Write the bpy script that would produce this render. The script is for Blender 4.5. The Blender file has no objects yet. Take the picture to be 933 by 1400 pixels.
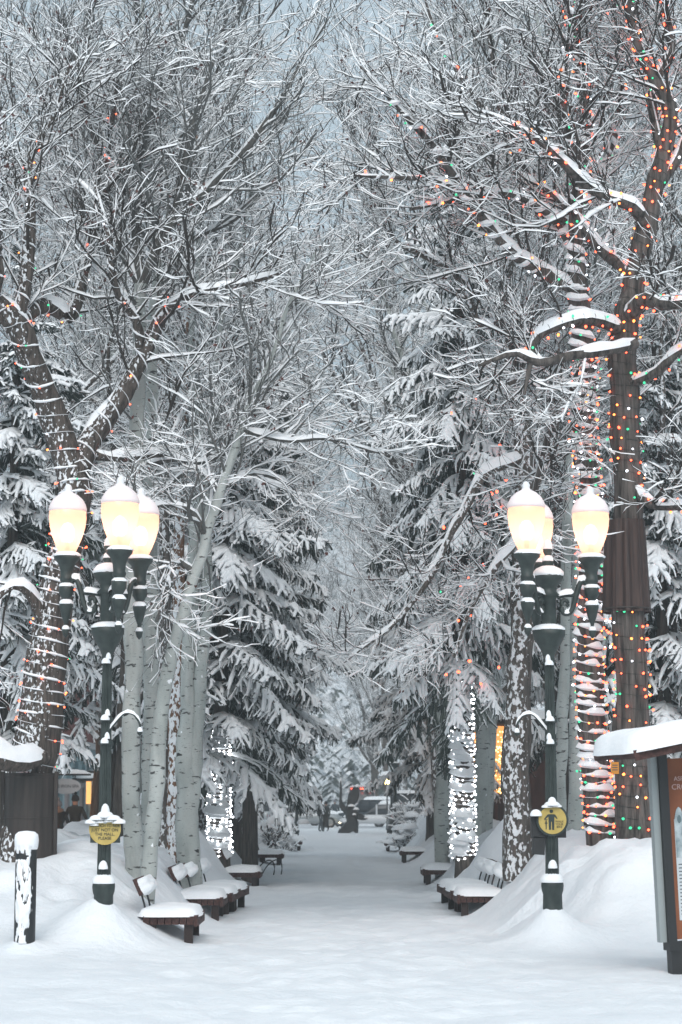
import bpy, math, random
import numpy as np
from mathutils import Vector, Matrix, noise as mnoise

# ------------------------------------------------------------------ camera, sky, sun, exposure
sc = bpy.context.scene
C = sc.collection
FPX, CX, CY, CAMH, HOR = 2810.0, 466.5, 700.0, 1.65, 1095.0
TILT = math.atan((HOR - CY) / FPX)
cam_d = bpy.data.cameras.new('camera')
cam_d.sensor_fit = 'VERTICAL'; cam_d.sensor_height = 36.0; cam_d.lens = FPX / 1400.0 * 36.0
cam_d.clip_start = 0.1; cam_d.clip_end = 3000
cam_d.dof.use_dof = True; cam_d.dof.focus_distance = 27.5; cam_d.dof.aperture_fstop = 3.2
cam = bpy.data.objects.new('camera', cam_d); C.objects.link(cam)
cam.location = (0, 0, CAMH); cam.rotation_euler = (math.pi / 2 + TILT, 0, 0)
sc.camera = cam

world = bpy.data.worlds.new('World'); sc.world = world; world.use_nodes = True
wn, wl = world.node_tree.nodes, world.node_tree.links
wn.clear()
SUN_EL, SUN_ROT = math.radians(43), math.radians(180)
sky = wn.new('ShaderNodeTexSky'); sky.sky_type = 'NISHITA'; sky.sun_disc = False
sky.sun_elevation = SUN_EL; sky.sun_rotation = SUN_ROT; sky.dust_density = 3.0
scl = wn.new('ShaderNodeMix'); scl.data_type = 'RGBA'; scl.inputs[0].default_value = 0.90
wl.new(sky.outputs[0], scl.inputs[6])
scl.inputs[7].default_value = (3.5, 4.25, 4.75, 1)          # the even cloud cover, in sky units
bgn = wn.new('ShaderNodeBackground'); bgn.inputs[1].default_value = 0.10
wl.new(scl.outputs[2], bgn.inputs[0])
wo = wn.new('ShaderNodeOutputWorld'); wl.new(bgn.outputs[0], wo.inputs[0])

sun_d = bpy.data.lights.new('sun', 'SUN'); sun_d.energy = 1.5; sun_d.angle = math.radians(50)
sun_d.color = (1.0, 0.97, 0.95)
sun = bpy.data.objects.new('sun', sun_d); C.objects.link(sun)
sdir = Vector((math.sin(SUN_ROT) * math.cos(SUN_EL), math.cos(SUN_ROT) * math.cos(SUN_EL), math.sin(SUN_EL)))
sun.rotation_euler = (-sdir).to_track_quat('-Z', 'Y').to_euler(); sun.location = (0, -10, 40)

sc.view_settings.view_transform = 'Standard'; sc.view_settings.look = 'None'
sc.view_settings.gamma = 1.0; sc.view_settings.use_curve_mapping = False
sc.view_settings.exposure = 0.87
sc.render.engine = 'CYCLES'
cy = sc.cycles
cy.max_bounces = 6; cy.diffuse_bounces = 4; cy.glossy_bounces = 2; cy.transmission_bounces = 3
cy.volume_bounces = 0; cy.transparent_max_bounces = 6; cy.sample_clamp_indirect = 4.0
cy.caustics_reflective = False; cy.caustics_refractive = False
cy.use_denoising = True
try:
    cy.denoiser = 'OPENIMAGEDENOISE'; cy.denoising_input_passes = 'RGB_ALBEDO_NORMAL'
except Exception:
    pass

# ------------------------------------------------------------------ helpers
R = math.radians
UP = np.array([0., 0., 1.])
ct, st = math.cos(TILT), math.sin(TILT)

def P(px, py, Y):
    """world point seen at photograph pixel (px,py) at distance Y along the avenue"""
    a, b = (px - CX) / FPX, (CY - py) / FPX
    d = np.array([a, ct - b * st, st + b * ct])
    k = Y / d[1]
    return np.array([0, 0, CAMH]) + d * k

def nrm(a):
    return a / np.maximum(np.linalg.norm(a, axis=-1, keepdims=True), 1e-9)

def smooth(t):
    t = np.clip(t, 0, 1); return t * t * (3 - 2 * t)

def vnoise(x, y, seed=0):
    x = np.asarray(x, float); y = np.asarray(y, float)
    xi, yi = np.floor(x), np.floor(y); fx, fy = smooth(x - xi), smooth(y - yi)
    def h(a, b):
        v = np.sin(a * 127.1 + b * 311.7 + seed * 74.7) * 43758.5453
        return v - np.floor(v)
    return ((h(xi, yi) * (1 - fx) + h(xi + 1, yi) * fx) * (1 - fy) + (h(xi, yi + 1) * (1 - fx) + h(xi + 1, yi + 1) * fx) * fy) * 2 - 1

class G:
    """collects geometry for one mesh"""
    def __init__(s): s.v = []; s.f = []; s.n = 0
    def add(s, v, faces, m=0):
        v = np.asarray(v, float).reshape(-1, 3); faces = np.asarray(faces, int)
        if len(faces) == 0: return
        mm = np.full(len(faces), m) if np.isscalar(m) else np.asarray(m)
        s.f.append((faces + s.n, mm)); s.v.append(v); s.n += len(v)
    def poly(s, v, m=0):
        s.add(v, [list(range(len(v)))], m)
    def mesh(s, name, mats, smooth_shade=True):
        me = bpy.data.meshes.new(name)
        v = np.concatenate(s.v)
        me.vertices.add(len(v)); me.vertices.foreach_set('co', v.ravel().astype(np.float32))
        loops = np.concatenate([f.ravel() for f, _ in s.f])
        tot = np.concatenate([np.full(len(f), f.shape[1]) for f, _ in s.f])
        mi = np.concatenate([m for _, m in s.f])
        me.loops.add(len(loops)); me.loops.foreach_set('vertex_index', loops.astype(np.int32))
        me.polygons.add(len(tot))
        me.polygons.foreach_set('loop_start', np.concatenate([[0], np.cumsum(tot)[:-1]]).astype(np.int32))
        me.polygons.foreach_set('material_index', mi.astype(np.int32))
        me.polygons.foreach_set('use_smooth', np.full(len(tot), smooth_shade))
        for m in (mats if isinstance(mats, (list, tuple)) else [mats]): me.materials.append(m)
        me.update(calc_edges=True)
        return me
    def obj(s, name, mats, parent=None, smooth_shade=True, loc=None):
        return link(name, s.mesh(name, mats, smooth_shade), parent, loc)

def link(name, me, parent=None, loc=None, rot=None):
    o = bpy.data.objects.new(name, me); C.objects.link(o)
    if parent: o.parent = parent
    if loc is not None: o.location = loc
    if rot is not None: o.rotation_euler = rot
    return o

def tag(o, label=None, cat=None, group=None, kind=None):
    if label: o['label'] = label
    if cat: o['category'] = cat
    if group: o['group'] = group
    if kind: o['kind'] = kind
    return o

def thing(name, label, cat, loc=(0, 0, 0), rotz=0, group=None):
    o = bpy.data.objects.new(name, None); C.objects.link(o); o.empty_display_size = 0.2
    o.location = loc; o.rotation_euler = (0, 0, rotz)
    return tag(o, label, cat, group)

def copy_tree(o, parent=None):
    kids = list(o.children)
    c = o.copy(); C.objects.link(c); c.parent = parent
    for ch in kids: copy_tree(ch, c)
    return c

def box(g, x0, x1, y0, y1, z0, z1, m=0, M=None):
    v = np.array([[x, y, z] for z in (z0, z1) for y in (y0, y1) for x in (x0, x1)], float)
    if M is not None: v = v @ np.array(M.to_3x3()).T + np.array(M.translation)
    g.add(v, [[0, 2, 3, 1], [4, 5, 7, 6], [0, 1, 5, 4], [2, 6, 7, 3], [0, 4, 6, 2], [1, 3, 7, 5]], m)

def lathe(g, prof, k=20, c=(0, 0, 0), m=0, flute=0.0, nf=0):
    a = np.arange(k) / k * 2 * math.pi
    fl = 1 - flute * (np.cos(a * nf) > 0) if nf else np.ones(k)
    v = [np.stack([c[0] + r * fl * np.cos(a), c[1] + r * fl * np.sin(a), np.full(k, c[2] + z)], 1) for r, z in prof]
    n = len(prof); i = np.arange(k); j = (i + 1) % k
    f = np.concatenate([np.stack([r * k + i, r * k + j, (r + 1) * k + j, (r + 1) * k + i], 1) for r in range(n - 1)])
    g.add(np.concatenate(v), f, m)
    g.poly(v[-1], m); g.poly(v[0][::-1], m)

def frames(p):
    t = np.gradient(p, axis=1) if p.shape[1] > 2 else np.repeat(p[:, 1:] - p[:, :1], 2, 1)
    return nrm(t)

def sweep(g, pts, rad, k=6, m=0, cap=True, fur=0.0):
    """round tubes; pts (M,N,3), rad (M,N)"""
    pts = np.asarray(pts, float); rad = np.asarray(rad, float)
    if pts.ndim == 2: pts = pts[None]; rad = rad[None]
    M, N, _ = pts.shape
    t = frames(pts); mt = nrm(t.mean(1, keepdims=True))
    ref = np.where(np.abs(mt[..., 2:3]) > 0.75, np.array([0.9, 0.43, 0.0]), UP)
    s = nrm(np.cross(t, np.broadcast_to(ref, t.shape))); u = np.cross(s, t)
    a = np.arange(k) / k * 2 * math.pi
    if fur:
        ln = np.concatenate([[0], np.cumsum(np.linalg.norm(np.diff(pts[0], axis=0), axis=1))])
        AA, LL = np.meshgrid(a, ln); rad = (rad[0][:, None] * (1 + fur * vnoise(np.cos(AA) * 4.5 + LL * .25, np.sin(AA) * 4.5 + LL * .5, 3) + fur * .6 * vnoise(AA * 3.2, LL * 2.2, 8)))[None, :, :, None]
    else:
        rad = rad[:, :, None, None]
    v = pts[:, :, None] + rad * (s[:, :, None] * np.cos(a)[:, None] + u[:, :, None] * np.sin(a)[:, None])
    base = (np.arange(M) * N * k)[:, None, None] + (np.arange(N - 1) * k)[None, :, None]
    i = np.arange(k)[None, None]; j = (i + 1) % k
    f = np.stack([base + i, base + j, base + k + j, base + k + i], -1).reshape(-1, 4)
    g.add(v, f[:, ::-1], m)
    if cap:
        for q in range(M):
            g.poly(v[q, 0], m); g.poly(v[q, -1][::-1], m)

def snowy(g, pts, rad, snow, mb=0, ms=1, wide=1.0, sw=.42):
    """thin twigs with the snow that lies on them: lower half bark, upper half snow"""
    pts = np.asarray(pts, float)
    M, N, _ = pts.shape
    t = frames(pts)
    s = np.cross(t, UP); sl = np.linalg.norm(s, axis=-1, keepdims=True)
    s = np.where(sl < 0.05, np.array([1., 0, 0]), s / np.maximum(sl, 1e-6)); u = np.cross(s, t)
    hz = np.clip(sl[..., 0] * 1.25 - 0.18, 0, 1)
    sn = snow * hz
    r = rad[..., None]
    w = r * wide + sn[..., None] * sw
    v = np.stack([pts - u * r, pts - s * w + u * r * .25, pts + u * (r * .8 + sn[..., None]), pts + s * w + u * r * .25], 2)
    base = (np.arange(M) * N * 4)[:, None, None] + (np.arange(N - 1) * 4)[None, :, None]
    i = np.arange(4)[None, None]; j = (i + 1) % 4
    f = np.stack([base + i, base + 4 + i, base + 4 + j, base + j], -1)
    sm = ((sn[:, :-1] + sn[:, 1:]) > 0.004)[..., None]
    mi = np.where(((i == 1) | (i == 2)) & sm, ms, mb)
    g.add(v, f.reshape(-1, 4), np.broadcast_to(mi, f.shape[:3]).reshape(-1))

def snowy6(g, pts, rad, snow, wide=1.5, sw=.7):
    """needled shoot under a rounded load of snow"""
    M, N, _ = pts.shape; t = frames(pts); s = np.cross(t, UP); sl = np.linalg.norm(s, axis=-1, keepdims=True)
    s = np.where(sl < 0.05, np.array([1., 0, 0]), s / np.maximum(sl, 1e-6)); u = np.cross(s, t)
    sn = (snow * np.clip(sl[..., 0] * 1.3 - .15, .15, 1))[..., None]; r = rad[..., None]; w = r * wide + sn * sw
    v = np.stack([pts - u * r, pts - s * w + u * r * .2, pts - s * w * .72 + u * (r * .4 + sn * .68), pts + u * (r * .6 + sn), pts + s * w * .72 + u * (r * .4 + sn * .68), pts + s * w + u * r * .2], 2)
    base = (np.arange(M) * N * 6)[:, None, None] + (np.arange(N - 1) * 6)[None, :, None]; i = np.arange(6)[None, None]; j = (i + 1) % 6
    f = np.stack([base + i, base + 6 + i, base + 6 + j, base + j], -1); mi = np.where((i >= 1) & (i <= 4), 1, 0)
    g.add(v, f.reshape(-1, 4), np.broadcast_to(mi, f.shape[:3]).reshape(-1))

def snowcap(g, pts, rad, h, rng, m=0, thr=-0.55):
    """a lumpy roll of snow lying along the upper side of a limb; pts (N,3)"""
    N = len(pts); t = frames(pts[None])[0]
    s = np.cross(t, UP); sl = np.linalg.norm(s, axis=-1, keepdims=True); s = s / np.maximum(sl, 1e-6); u = np.cross(s, t)
    hz = np.clip((sl[:, 0] - 0.22) * 1.6, 0, 1)
    nz = vnoise(np.arange(N) * 0.33, np.full(N, rng.random() * 99)) ; nz2 = vnoise(np.arange(N) * 0.9, np.full(N, rng.random() * 99))
    f = np.clip((nz - thr) * 1.6, 0, 1) * hz; f[0] *= .2; f[-1] = 0
    hh = (h * (0.72 + .5 * nz2 + .22 * vnoise(np.arange(N) * 1.7, np.full(N, rng.random() * 99)))) * f
    prof = [(-1, -.05), (-.86, .5), (-.45, .93), (0.05, 1.0), (.5, .9), (.88, .45), (1, -.05)]
    rows = []
    for a, b in prof:
        w = (rad * .92 * f + hh * .32) * a
        base = np.sqrt(np.maximum(rad ** 2 - np.minimum(np.abs(w), rad) ** 2, 0)) * .96
        rows.append(pts + s * w[:, None] + u * (base + hh * b - .004 * (f < .02))[:, None])
    v = np.stack(rows, 1); k = len(prof)
    i = np.arange(k - 1)[None]; b0 = (np.arange(N - 1) * k)[:, None]
    fc = np.stack([b0 + i, b0 + i + 1, b0 + k + i + 1, b0 + k + i], -1)
    keep = ((f[:-1] + f[1:]) > .05)
    g.add(v, fc[keep].reshape(-1, 4)[:, ::-1], m)

def snow_pad(g, lx, ly, h, c=(0, 0, 0), n=8, seed=0, m=0, M=None):
    u = np.linspace(-1, 1, n + 1); X, Y = np.meshgrid(u, u, indexing='ij')
    k = (np.clip(1 - np.abs(X) ** 5, 0, 1) * np.clip(1 - np.abs(Y) ** 5, 0, 1)) ** .45
    z = h * k * (1 + .22 * vnoise(X * 2.2 + seed, Y * 2.2, seed)) - .01 * (k < .01)
    g_ = 1 + .03 * vnoise(X * 3, Y * 3 + seed, 5) - .10 * (X * X * Y * Y) ** 2
    v = np.stack([X * lx / 2 * g_, Y * ly / 2 * g_, z], -1).reshape(-1, 3)
    if M is not None: v = v @ np.array(M.to_3x3()).T + np.array(M.translation)
    v = v + np.array(c)
    i, j = np.meshgrid(np.arange(n), np.arange(n), indexing='ij'); a = (i * (n + 1) + j).ravel()
    g.add(v, np.stack([a, a + n + 1, a + n + 2, a + 1], 1), m)

def crom(cp, n):
    """Catmull-Rom through control points (with any number of columns)"""
    cp = np.asarray(cp, float); k = len(cp)
    if k == 2: return cp[0] + (cp[1] - cp[0]) * np.linspace(0, 1, n)[:, None]
    t = np.linspace(0, k - 1 - 1e-6, n); i = t.astype(int); f = (t - i)[:, None]
    p = np.vstack([2 * cp[0] - cp[1], cp, 2 * cp[-1] - cp[-2]])
    a, b, c, d = p[i], p[i + 1], p[i + 2], p[i + 3]
    return .5 * (2 * b + (c - a) * f + (2 * a - 5 * b + 4 * c - d) * f ** 2 + (3 * b - a - 3 * c + d) * f ** 3)

# ------------------------------------------------------------------ materials
def mat(name, color, rough=.8, spec=.3, metal=0.0):
    m = bpy.data.materials.new(name); m.use_nodes = True
    b = m.node_tree.nodes['Principled BSDF']
    b.inputs['Base Color'].default_value = (*color, 1); b.inputs['Roughness'].default_value = rough
    b.inputs['Specular IOR Level'].default_value = spec; b.inputs['Metallic'].default_value = metal
    return m, m.node_tree.nodes, m.node_tree.links, b

def nd(n, t, **kw):
    x = n.new(t)
    for k, v in kw.items(): setattr(x, k, v)
    return x

def ramp(n, stops):
    r = n.new('ShaderNodeValToRGB'); e = r.color_ramp.elements
    e[0].position, e[0].color = stops[0][0], (*stops[0][1], 1); e[1].position, e[1].color = stops[-1][0], (*stops[-1][1], 1)
    for p, c in stops[1:-1]:
        x = e.new(p); x.color = (*c, 1)
    return r

def noise_mat(name, c0, c1, scale=8, rough=.8, bump=.0, stretch=(1, 1, 1), bscale=None, spec=.3, lo=.35, hi=.65, bdist=.02, metal=0):
    m, n, l, b = mat(name, c0, rough, spec, metal)
    tc = n.new('ShaderNodeTexCoord'); mp = n.new('ShaderNodeMapping'); mp.inputs['Scale'].default_value = stretch
    l.new(tc.outputs['Object'], mp.inputs[0])
    t = n.new('ShaderNodeTexNoise'); t.inputs['Scale'].default_value = scale; t.inputs['Detail'].default_value = 5
    l.new(mp.outputs[0], t.inputs[0])
    r = ramp(n, [(lo, c0), (hi, c1)]); l.new(t.outputs['Fac'], r.inputs[0]); l.new(r.outputs[0], b.inputs['Base Color'])
    if bump:
        t2 = n.new('ShaderNodeTexNoise'); t2.inputs['Scale'].default_value = bscale or scale * 3; t2.inputs['Detail'].default_value = 4
        l.new(mp.outputs[0], t2.inputs[0])
        bp = n.new('ShaderNodeBump'); bp.inputs['Strength'].default_value = bump; bp.inputs['Distance'].default_value = bdist
        l.new(t2.outputs['Fac'], bp.inputs['Height']); l.new(bp.outputs[0], b.inputs['Normal'])
    return m

def emit(name, color, strength, sample=True):
    m = bpy.data.materials.new(name); m.use_nodes = True
    n, l = m.node_tree.nodes, m.node_tree.links
    n.clear(); e = n.new('ShaderNodeEmission'); e.inputs[0].default_value = (*color, 1); e.inputs[1].default_value = strength
    o = n.new('ShaderNodeOutputMaterial'); l.new(e.outputs[0], o.inputs[0])
    if not sample: m.cycles.emission_sampling = 'NONE'
    return m

SNOW = noise_mat('snow', (.80, .82, .84), (.86, .87, .88), 6, .75, .35, bscale=26, spec=.25, bdist=.02)
SNOW_TWIG = mat('snow_on_twigs', (.88, .895, .91), .8, .2)[0]

def ground_snow():
    m, n, l, b = mat('trodden_snow', (.82, .84, .86), .7, .25)
    tc = n.new('ShaderNodeTexCoord')
    t1 = n.new('ShaderNodeTexNoise'); t1.inputs['Scale'].default_value = 1.3; t1.inputs['Detail'].default_value = 6
    t2 = n.new('ShaderNodeTexNoise'); t2.inputs['Scale'].default_value = 9; t2.inputs['Detail'].default_value = 6; t2.inputs['Roughness'].default_value = .6
    t3 = n.new('ShaderNodeTexNoise'); t3.inputs['Scale'].default_value = 60; t3.inputs['Detail'].default_value = 3
    for t in (t1, t2, t3): l.new(tc.outputs['Object'], t.inputs[0])
    r = ramp(n, [(.3, (.69, .72, .75)), (.7, (.78, .80, .82))]); l.new(t1.outputs['Fac'], r.inputs[0]); l.new(r.outputs[0], b.inputs['Base Color'])
    b1 = n.new('ShaderNodeBump'); b1.inputs['Strength'].default_value = .6; b1.inputs['Distance'].default_value = .045; l.new(t2.outputs['Fac'], b1.inputs['Height'])
    b2 = n.new('ShaderNodeBump'); b2.inputs['Strength'].default_value = .35; b2.inputs['Distance'].default_value = .012; l.new(t3.outputs['Fac'], b2.inputs['Height'])
    l.new(b1.outputs[0], b2.inputs['Normal']); l.new(b2.outputs[0], b.inputs['Normal'])
    return m
GSNOW = ground_snow()

def bark_mat(name, c0, c1, plaster=0.0, scale=24, zs=.10, bump=1.0, pscale=16, wind=(-.35, -.85, .25)):
    """furrowed bark; plaster = how much wind-blown snow sticks to the weather side"""
    m, n, l, b = mat(name, c0, .9, .15)
    tc = n.new('ShaderNodeTexCoord'); mp = n.new('ShaderNodeMapping'); mp.inputs['Scale'].default_value = (1, 1, zs)
    l.new(tc.outputs['Object'], mp.inputs[0])
    t = n.new('ShaderNodeTexNoise'); t.inputs['Scale'].default_value = scale; t.inputs['Detail'].default_value = 6; t.inputs['Roughness'].default_value = .65
    l.new(mp.outputs[0], t.inputs[0])
    r = ramp(n, [(.34, c0), (.66, c1)]); l.new(t.outputs['Fac'], r.inputs[0])
    bp = n.new('ShaderNodeBump'); bp.inputs['Strength'].default_value = bump; bp.inputs['Distance'].default_value = .04
    l.new(t.outputs['Fac'], bp.inputs['Height'])
    col = r.outputs[0]
    if plaster:
        geo = n.new('ShaderNodeNewGeometry'); dp = nd(n, 'ShaderNodeVectorMath', operation='DOT_PRODUCT')
        l.new(geo.outputs['Normal'], dp.inputs[0]); dp.inputs[1].default_value = wind
        t2 = n.new('ShaderNodeTexNoise'); t2.inputs['Scale'].default_value = pscale; t2.inputs['Detail'].default_value = 4
        mp2 = n.new('ShaderNodeMapping'); mp2.inputs['Scale'].default_value = (1.2, 1.2, .75); l.new(tc.outputs['Object'], mp2.inputs[0]); l.new(mp2.outputs[0], t2.inputs[0])
        ma = nd(n, 'ShaderNodeMath', operation='MULTIPLY_ADD'); l.new(dp.outputs['Value'], ma.inputs[0]); ma.inputs[1].default_value = .22; l.new(t2.outputs['Fac'], ma.inputs[2])
        r2 = ramp(n, [(.75 - plaster * .25, (0, 0, 0)), (.79 - plaster * .25, (1, 1, 1))]); l.new(ma.outputs[0], r2.inputs[0])
        mx = nd(n, 'ShaderNodeMix', data_type='RGBA'); l.new(r2.outputs[0], mx.inputs[0]); l.new(col, mx.inputs[6]); mx.inputs[7].default_value = (.82, .84, .86, 1)
        col = mx.outputs[2]
        b3 = n.new('ShaderNodeBump'); b3.inputs['Strength'].default_value = .7; b3.inputs['Distance'].default_value = .03
        l.new(r2.outputs[0], b3.inputs['Height']); l.new(bp.outputs[0], b3.inputs['Normal']); l.new(b3.outputs[0], b.inputs['Normal'])
    else:
        l.new(bp.outputs[0], b.inputs['Normal'])
    l.new(col, b.inputs['Base Color'])
    return m

def aspen_mat():
    m, n, l, b = mat('aspen_bark', (.4, .42, .4), .85, .2)
    tc = n.new('ShaderNodeTexCoord')
    def nz(scale, st, det=4):
        mp = n.new('ShaderNodeMapping'); mp.inputs['Scale'].default_value = st; l.new(tc.outputs['Object'], mp.inputs[0])
        t = n.new('ShaderNodeTexNoise'); t.inputs['Scale'].default_value = scale; t.inputs['Detail'].default_value = det; l.new(mp.outputs[0], t.inputs[0]); return t.outputs['Fac']
    r = ramp(n, [(.3, (.29, .315, .30)), (.7, (.46, .48, .46))]); l.new(nz(3, (1, 1, .5)), r.inputs[0])
    def mixin(col, fac, dark):
        mx = nd(n, 'ShaderNodeMix', data_type='RGBA'); l.new(fac, mx.inputs[0]); l.new(col, mx.inputs[6]); mx.inputs[7].default_value = (*dark, 1); return mx.outputs[2]
    dash = ramp(n, [(.625, (0, 0, 0)), (.66, (1, 1, 1))]); l.new(nz(7, (1, 1, 3.6), 3), dash.inputs[0])
    c = mixin(r.outputs[0], dash.outputs[0], (.07, .07, .068))
    fine = ramp(n, [(.62, (0, 0, 0)), (.72, (.7, .7, .7))]); l.new(nz(34, (.5, .5, 3)), fine.inputs[0])
    c = mixin(c, fine.outputs[0], (.13, .135, .13))
    flk = ramp(n, [(.71, (0, 0, 0)), (.735, (1, 1, 1))]); l.new(nz(6.3, (1.1, 1.1, 1)), flk.inputs[0])
    c = mixin(c, flk.outputs[0], (.82, .84, .86))
    stn = ramp(n, [(.52, (0, 0, 0)), (.75, (.55, .55, .55))]); l.new(nz(5, (1, 1, .22), 5), stn.inputs[0]); c = mixin(c, stn.outputs[0], (.10, .105, .095))
    sc2 = ramp(n, [(.70, (0, 0, 0)), (.715, (1, 1, 1))]); l.new(nz(4.2, (1, 1, 1.7), 2), sc2.inputs[0]); c = mixin(c, sc2.outputs[0], (.03, .03, .03))
    l.new(c, b.inputs['Base Color'])
    bp = n.new('ShaderNodeBump'); bp.inputs['Strength'].default_value = .4; bp.inputs['Distance'].default_value = .02; l.new(dash.outputs[0], bp.inputs['Height']); l.new(bp.outputs[0], b.inputs['Normal'])
    return m

BARK = bark_mat('dark_bark', (.035, .030, .027), (.13, .11, .095))
BARK_PL = bark_mat('snow_flecked_bark', (.05, .045, .04), (.16, .14, .125), plaster=.24)
BARK_WARM = bark_mat('reddish_bark', (.10, .055, .035), (.25, .14, .09), plaster=.45)
BARK_LT = bark_mat('light_wrapped_bark', (.030, .027, .025), (.16, .14, .128), plaster=0, scale=18, zs=.07, bump=1.0)
BARK_LTP = bark_mat('lightly_flecked_bark', (.035, .031, .028), (.15, .125, .11), plaster=.10, pscale=22)
TWIG = mat('twig_bark', (.050, .044, .040), .9, .1)[0]
TWIG_GREY = mat('grey_twig_bark', (.12, .12, .115), .9, .1)[0]
ASPEN = aspen_mat()
BARK_GREY = bark_mat('grey_limb_bark', (.06, .058, .054), (.15, .145, .135))
NEEDLE = noise_mat('spruce_needles', (.034, .046, .040), (.080, .096, .084), 9, .85, 0)
LEAF = mat('withered_leaf', (.085, .035, .03), .8, .2)[0]
IRON = noise_mat('green_black_iron', (.012, .020, .018), (.030, .042, .038), 12, .5, .25, bscale=60, spec=.5, bdist=.004)
WOOD = noise_mat('red_brown_wood', (.030, .014, .012), (.085, .040, .034), 10, .75, .4, stretch=(3, .4, 3), bscale=30, bdist=.006)
WOOD_D = mat('dark_wood', (.03, .02, .018), .8)[0]
BLACKM = mat('black_metal', (.012, .013, .014), .5, .5)[0]
BROWN_SHEET = noise_mat('brown_sheet_metal', (.020, .016, .014), (.040, .031, .027), 5, .6, .15, stretch=(4, 4, .3), spec=.4)

# ------------------------------------------------------------------ ground
LAMPS = [(-2.66, 23.4), (2.40, 23.7)]
def zg(x, y):
    x = np.asarray(x, float); y = np.asarray(y, float); ax = np.abs(x); right = x > 0
    nb = vnoise(y * .35, right * 7.0, 1)
    edge = np.where(y < 26, np.where(right, 1.85, 1.55), 1.70) + .14 * nb; wd = np.where(y < 26, 1.5, 1.5) + .3 * vnoise(y * .55, right * 3.0, 14)
    H = 1.06 + .20 * vnoise(x * .6, y * .40, 2) + np.where(right, -.06, -.10)
    bank = H * smooth((ax - edge) / wd)
    out = smooth((ax - 5.2) / 2.2); bank = bank * (1 - out) + out * (.12 + .1 * vnoise(x * .4, y * .4, 3))
    fr = np.where(right, smooth((y - 22.9 - .5 * vnoise(x * .6, 0, 9)) / 3.0), smooth((y - 22.0 - .3 * vnoise(x * .6, 0, 8)) / 4.4))
    far = 1 - smooth((y - 84) / 14)
    bank = bank * fr * far
    bank = bank + .14 * np.exp(-(((x - 3.6) / 1.1) ** 2 + ((y - 26.0) / 1.0) ** 2)) 
    bank = bank + .50 * np.exp(-(((x - 2.75) / .75) ** 2 + ((y - 35.8) / 1.5) ** 2)) + .42 * np.exp(-(((x + 2.75) / .75) ** 2 + ((y - 38.0) / 1.8) ** 2))
    bm = np.clip(bank * 1.4, 0, 1)
    z = bank + bm * (.13 * vnoise(x * 1.5, y * 1.0, 4) + .07 * vnoise(x * 3.3, y * 2.6, 5) + .022 * vnoise(x * 7, y * 6, 15))
    nf = smooth((120 - y) / 60)
    z = z + nf * (.030 * vnoise(x * 1.1, y * .6, 6) + .020 * vnoise(x * 3.1, y * 2.0, 7) + .014 * (1 + .9 * (ax < 1.7)) * vnoise(x * 6.0, y * 3.6, 12) + .007 * np.abs(vnoise(x * 10, y * 7, 13)))
    for lx, ly in LAMPS:
        d = np.hypot(x - lx, y - ly); z = z + .52 * np.clip(1 - d / .95, 0, 1) ** 2.3
    d = np.hypot(x + 3.43, y - 22.7); z = z + .16 * np.clip(1 - d / .42, 0, 1) ** 2
    return z
def z1(x, y): return float(zg(x, y))

def axis(segs):
    out = [segs[0][0]]
    for a, b, s0, s1 in segs:
        x, s = a, s0
        n = max(1, int(round((b - a) / ((s0 + s1) / 2))))
        w = np.linspace(s0, s1, n); w = w / w.sum() * (b - a); out += list(a + np.cumsum(w))
    return np.array(out)
xs = axis([(-420, -60, 60, 20), (-60, -12, 6, 1.2), (-12, -5.5, .8, .14), (-5.5, 5.5, .09, .09), (5.5, 12, .14, .8), (12, 60, 1.2, 6), (60, 420, 20, 60)])
ys = axis([(-12, 12, 2, .5), (12, 15, .2, .07), (15, 30, .065, .075), (30, 34, .08, .09), (34, 60, .1, .28), (60, 130, .3, 1.5), (130, 700, 4, 40)])
X, Y = np.meshgrid(xs, ys, indexing='ij')
gg = G(); nx, ny = X.shape
i, j = np.meshgrid(np.arange(nx - 1), np.arange(ny - 1), indexing='ij'); a = (i * ny + j).ravel()
gg.add(np.stack([X, Y, zg(X, Y)], -1), np.stack([a, a + ny, a + ny + 1, a + 1], 1))
ground = gg.obj('ground', GSNOW); tag(ground, 'snow covered avenue with ploughed banks on both sides', 'ground', kind='structure')

# far wooded slope
def hz_(x, y):
    return 62 * smooth((y - 190) / 300) + 9 * vnoise(x / 60, y / 60, 3) * smooth((y - 200) / 120) + 10 * smooth((np.abs(x) - 40) / 160)
hx = np.linspace(-330, 330, 60); hy = np.linspace(186, 560, 40)
HX, HY = np.meshgrid(hx, hy, indexing='ij'); hg = G(); a = (np.arange(59)[:, None] * 40 + np.arange(39)[None]).ravel()
hg.add(np.stack([HX, HY, hz_(HX, HY) - .4], -1), np.stack([a, a + 40, a + 41, a + 1], 1))
tag(hg.obj('hill', GSNOW), 'snowy hillside closing the end of the avenue', 'hill', kind='structure')

# ------------------------------------------------------------------ trees
def grow(P0, D0, L, n, wob, trop, rng):
    pts = [P0]; d = nrm(D0); st_ = (L / (n - 1))[:, None]
    for _ in range(n - 1):
        d = nrm(d + wob * rng.normal(size=d.shape) + trop * UP); pts.append(pts[-1] + d * st_)
    return np.stack(pts, 1)

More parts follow.
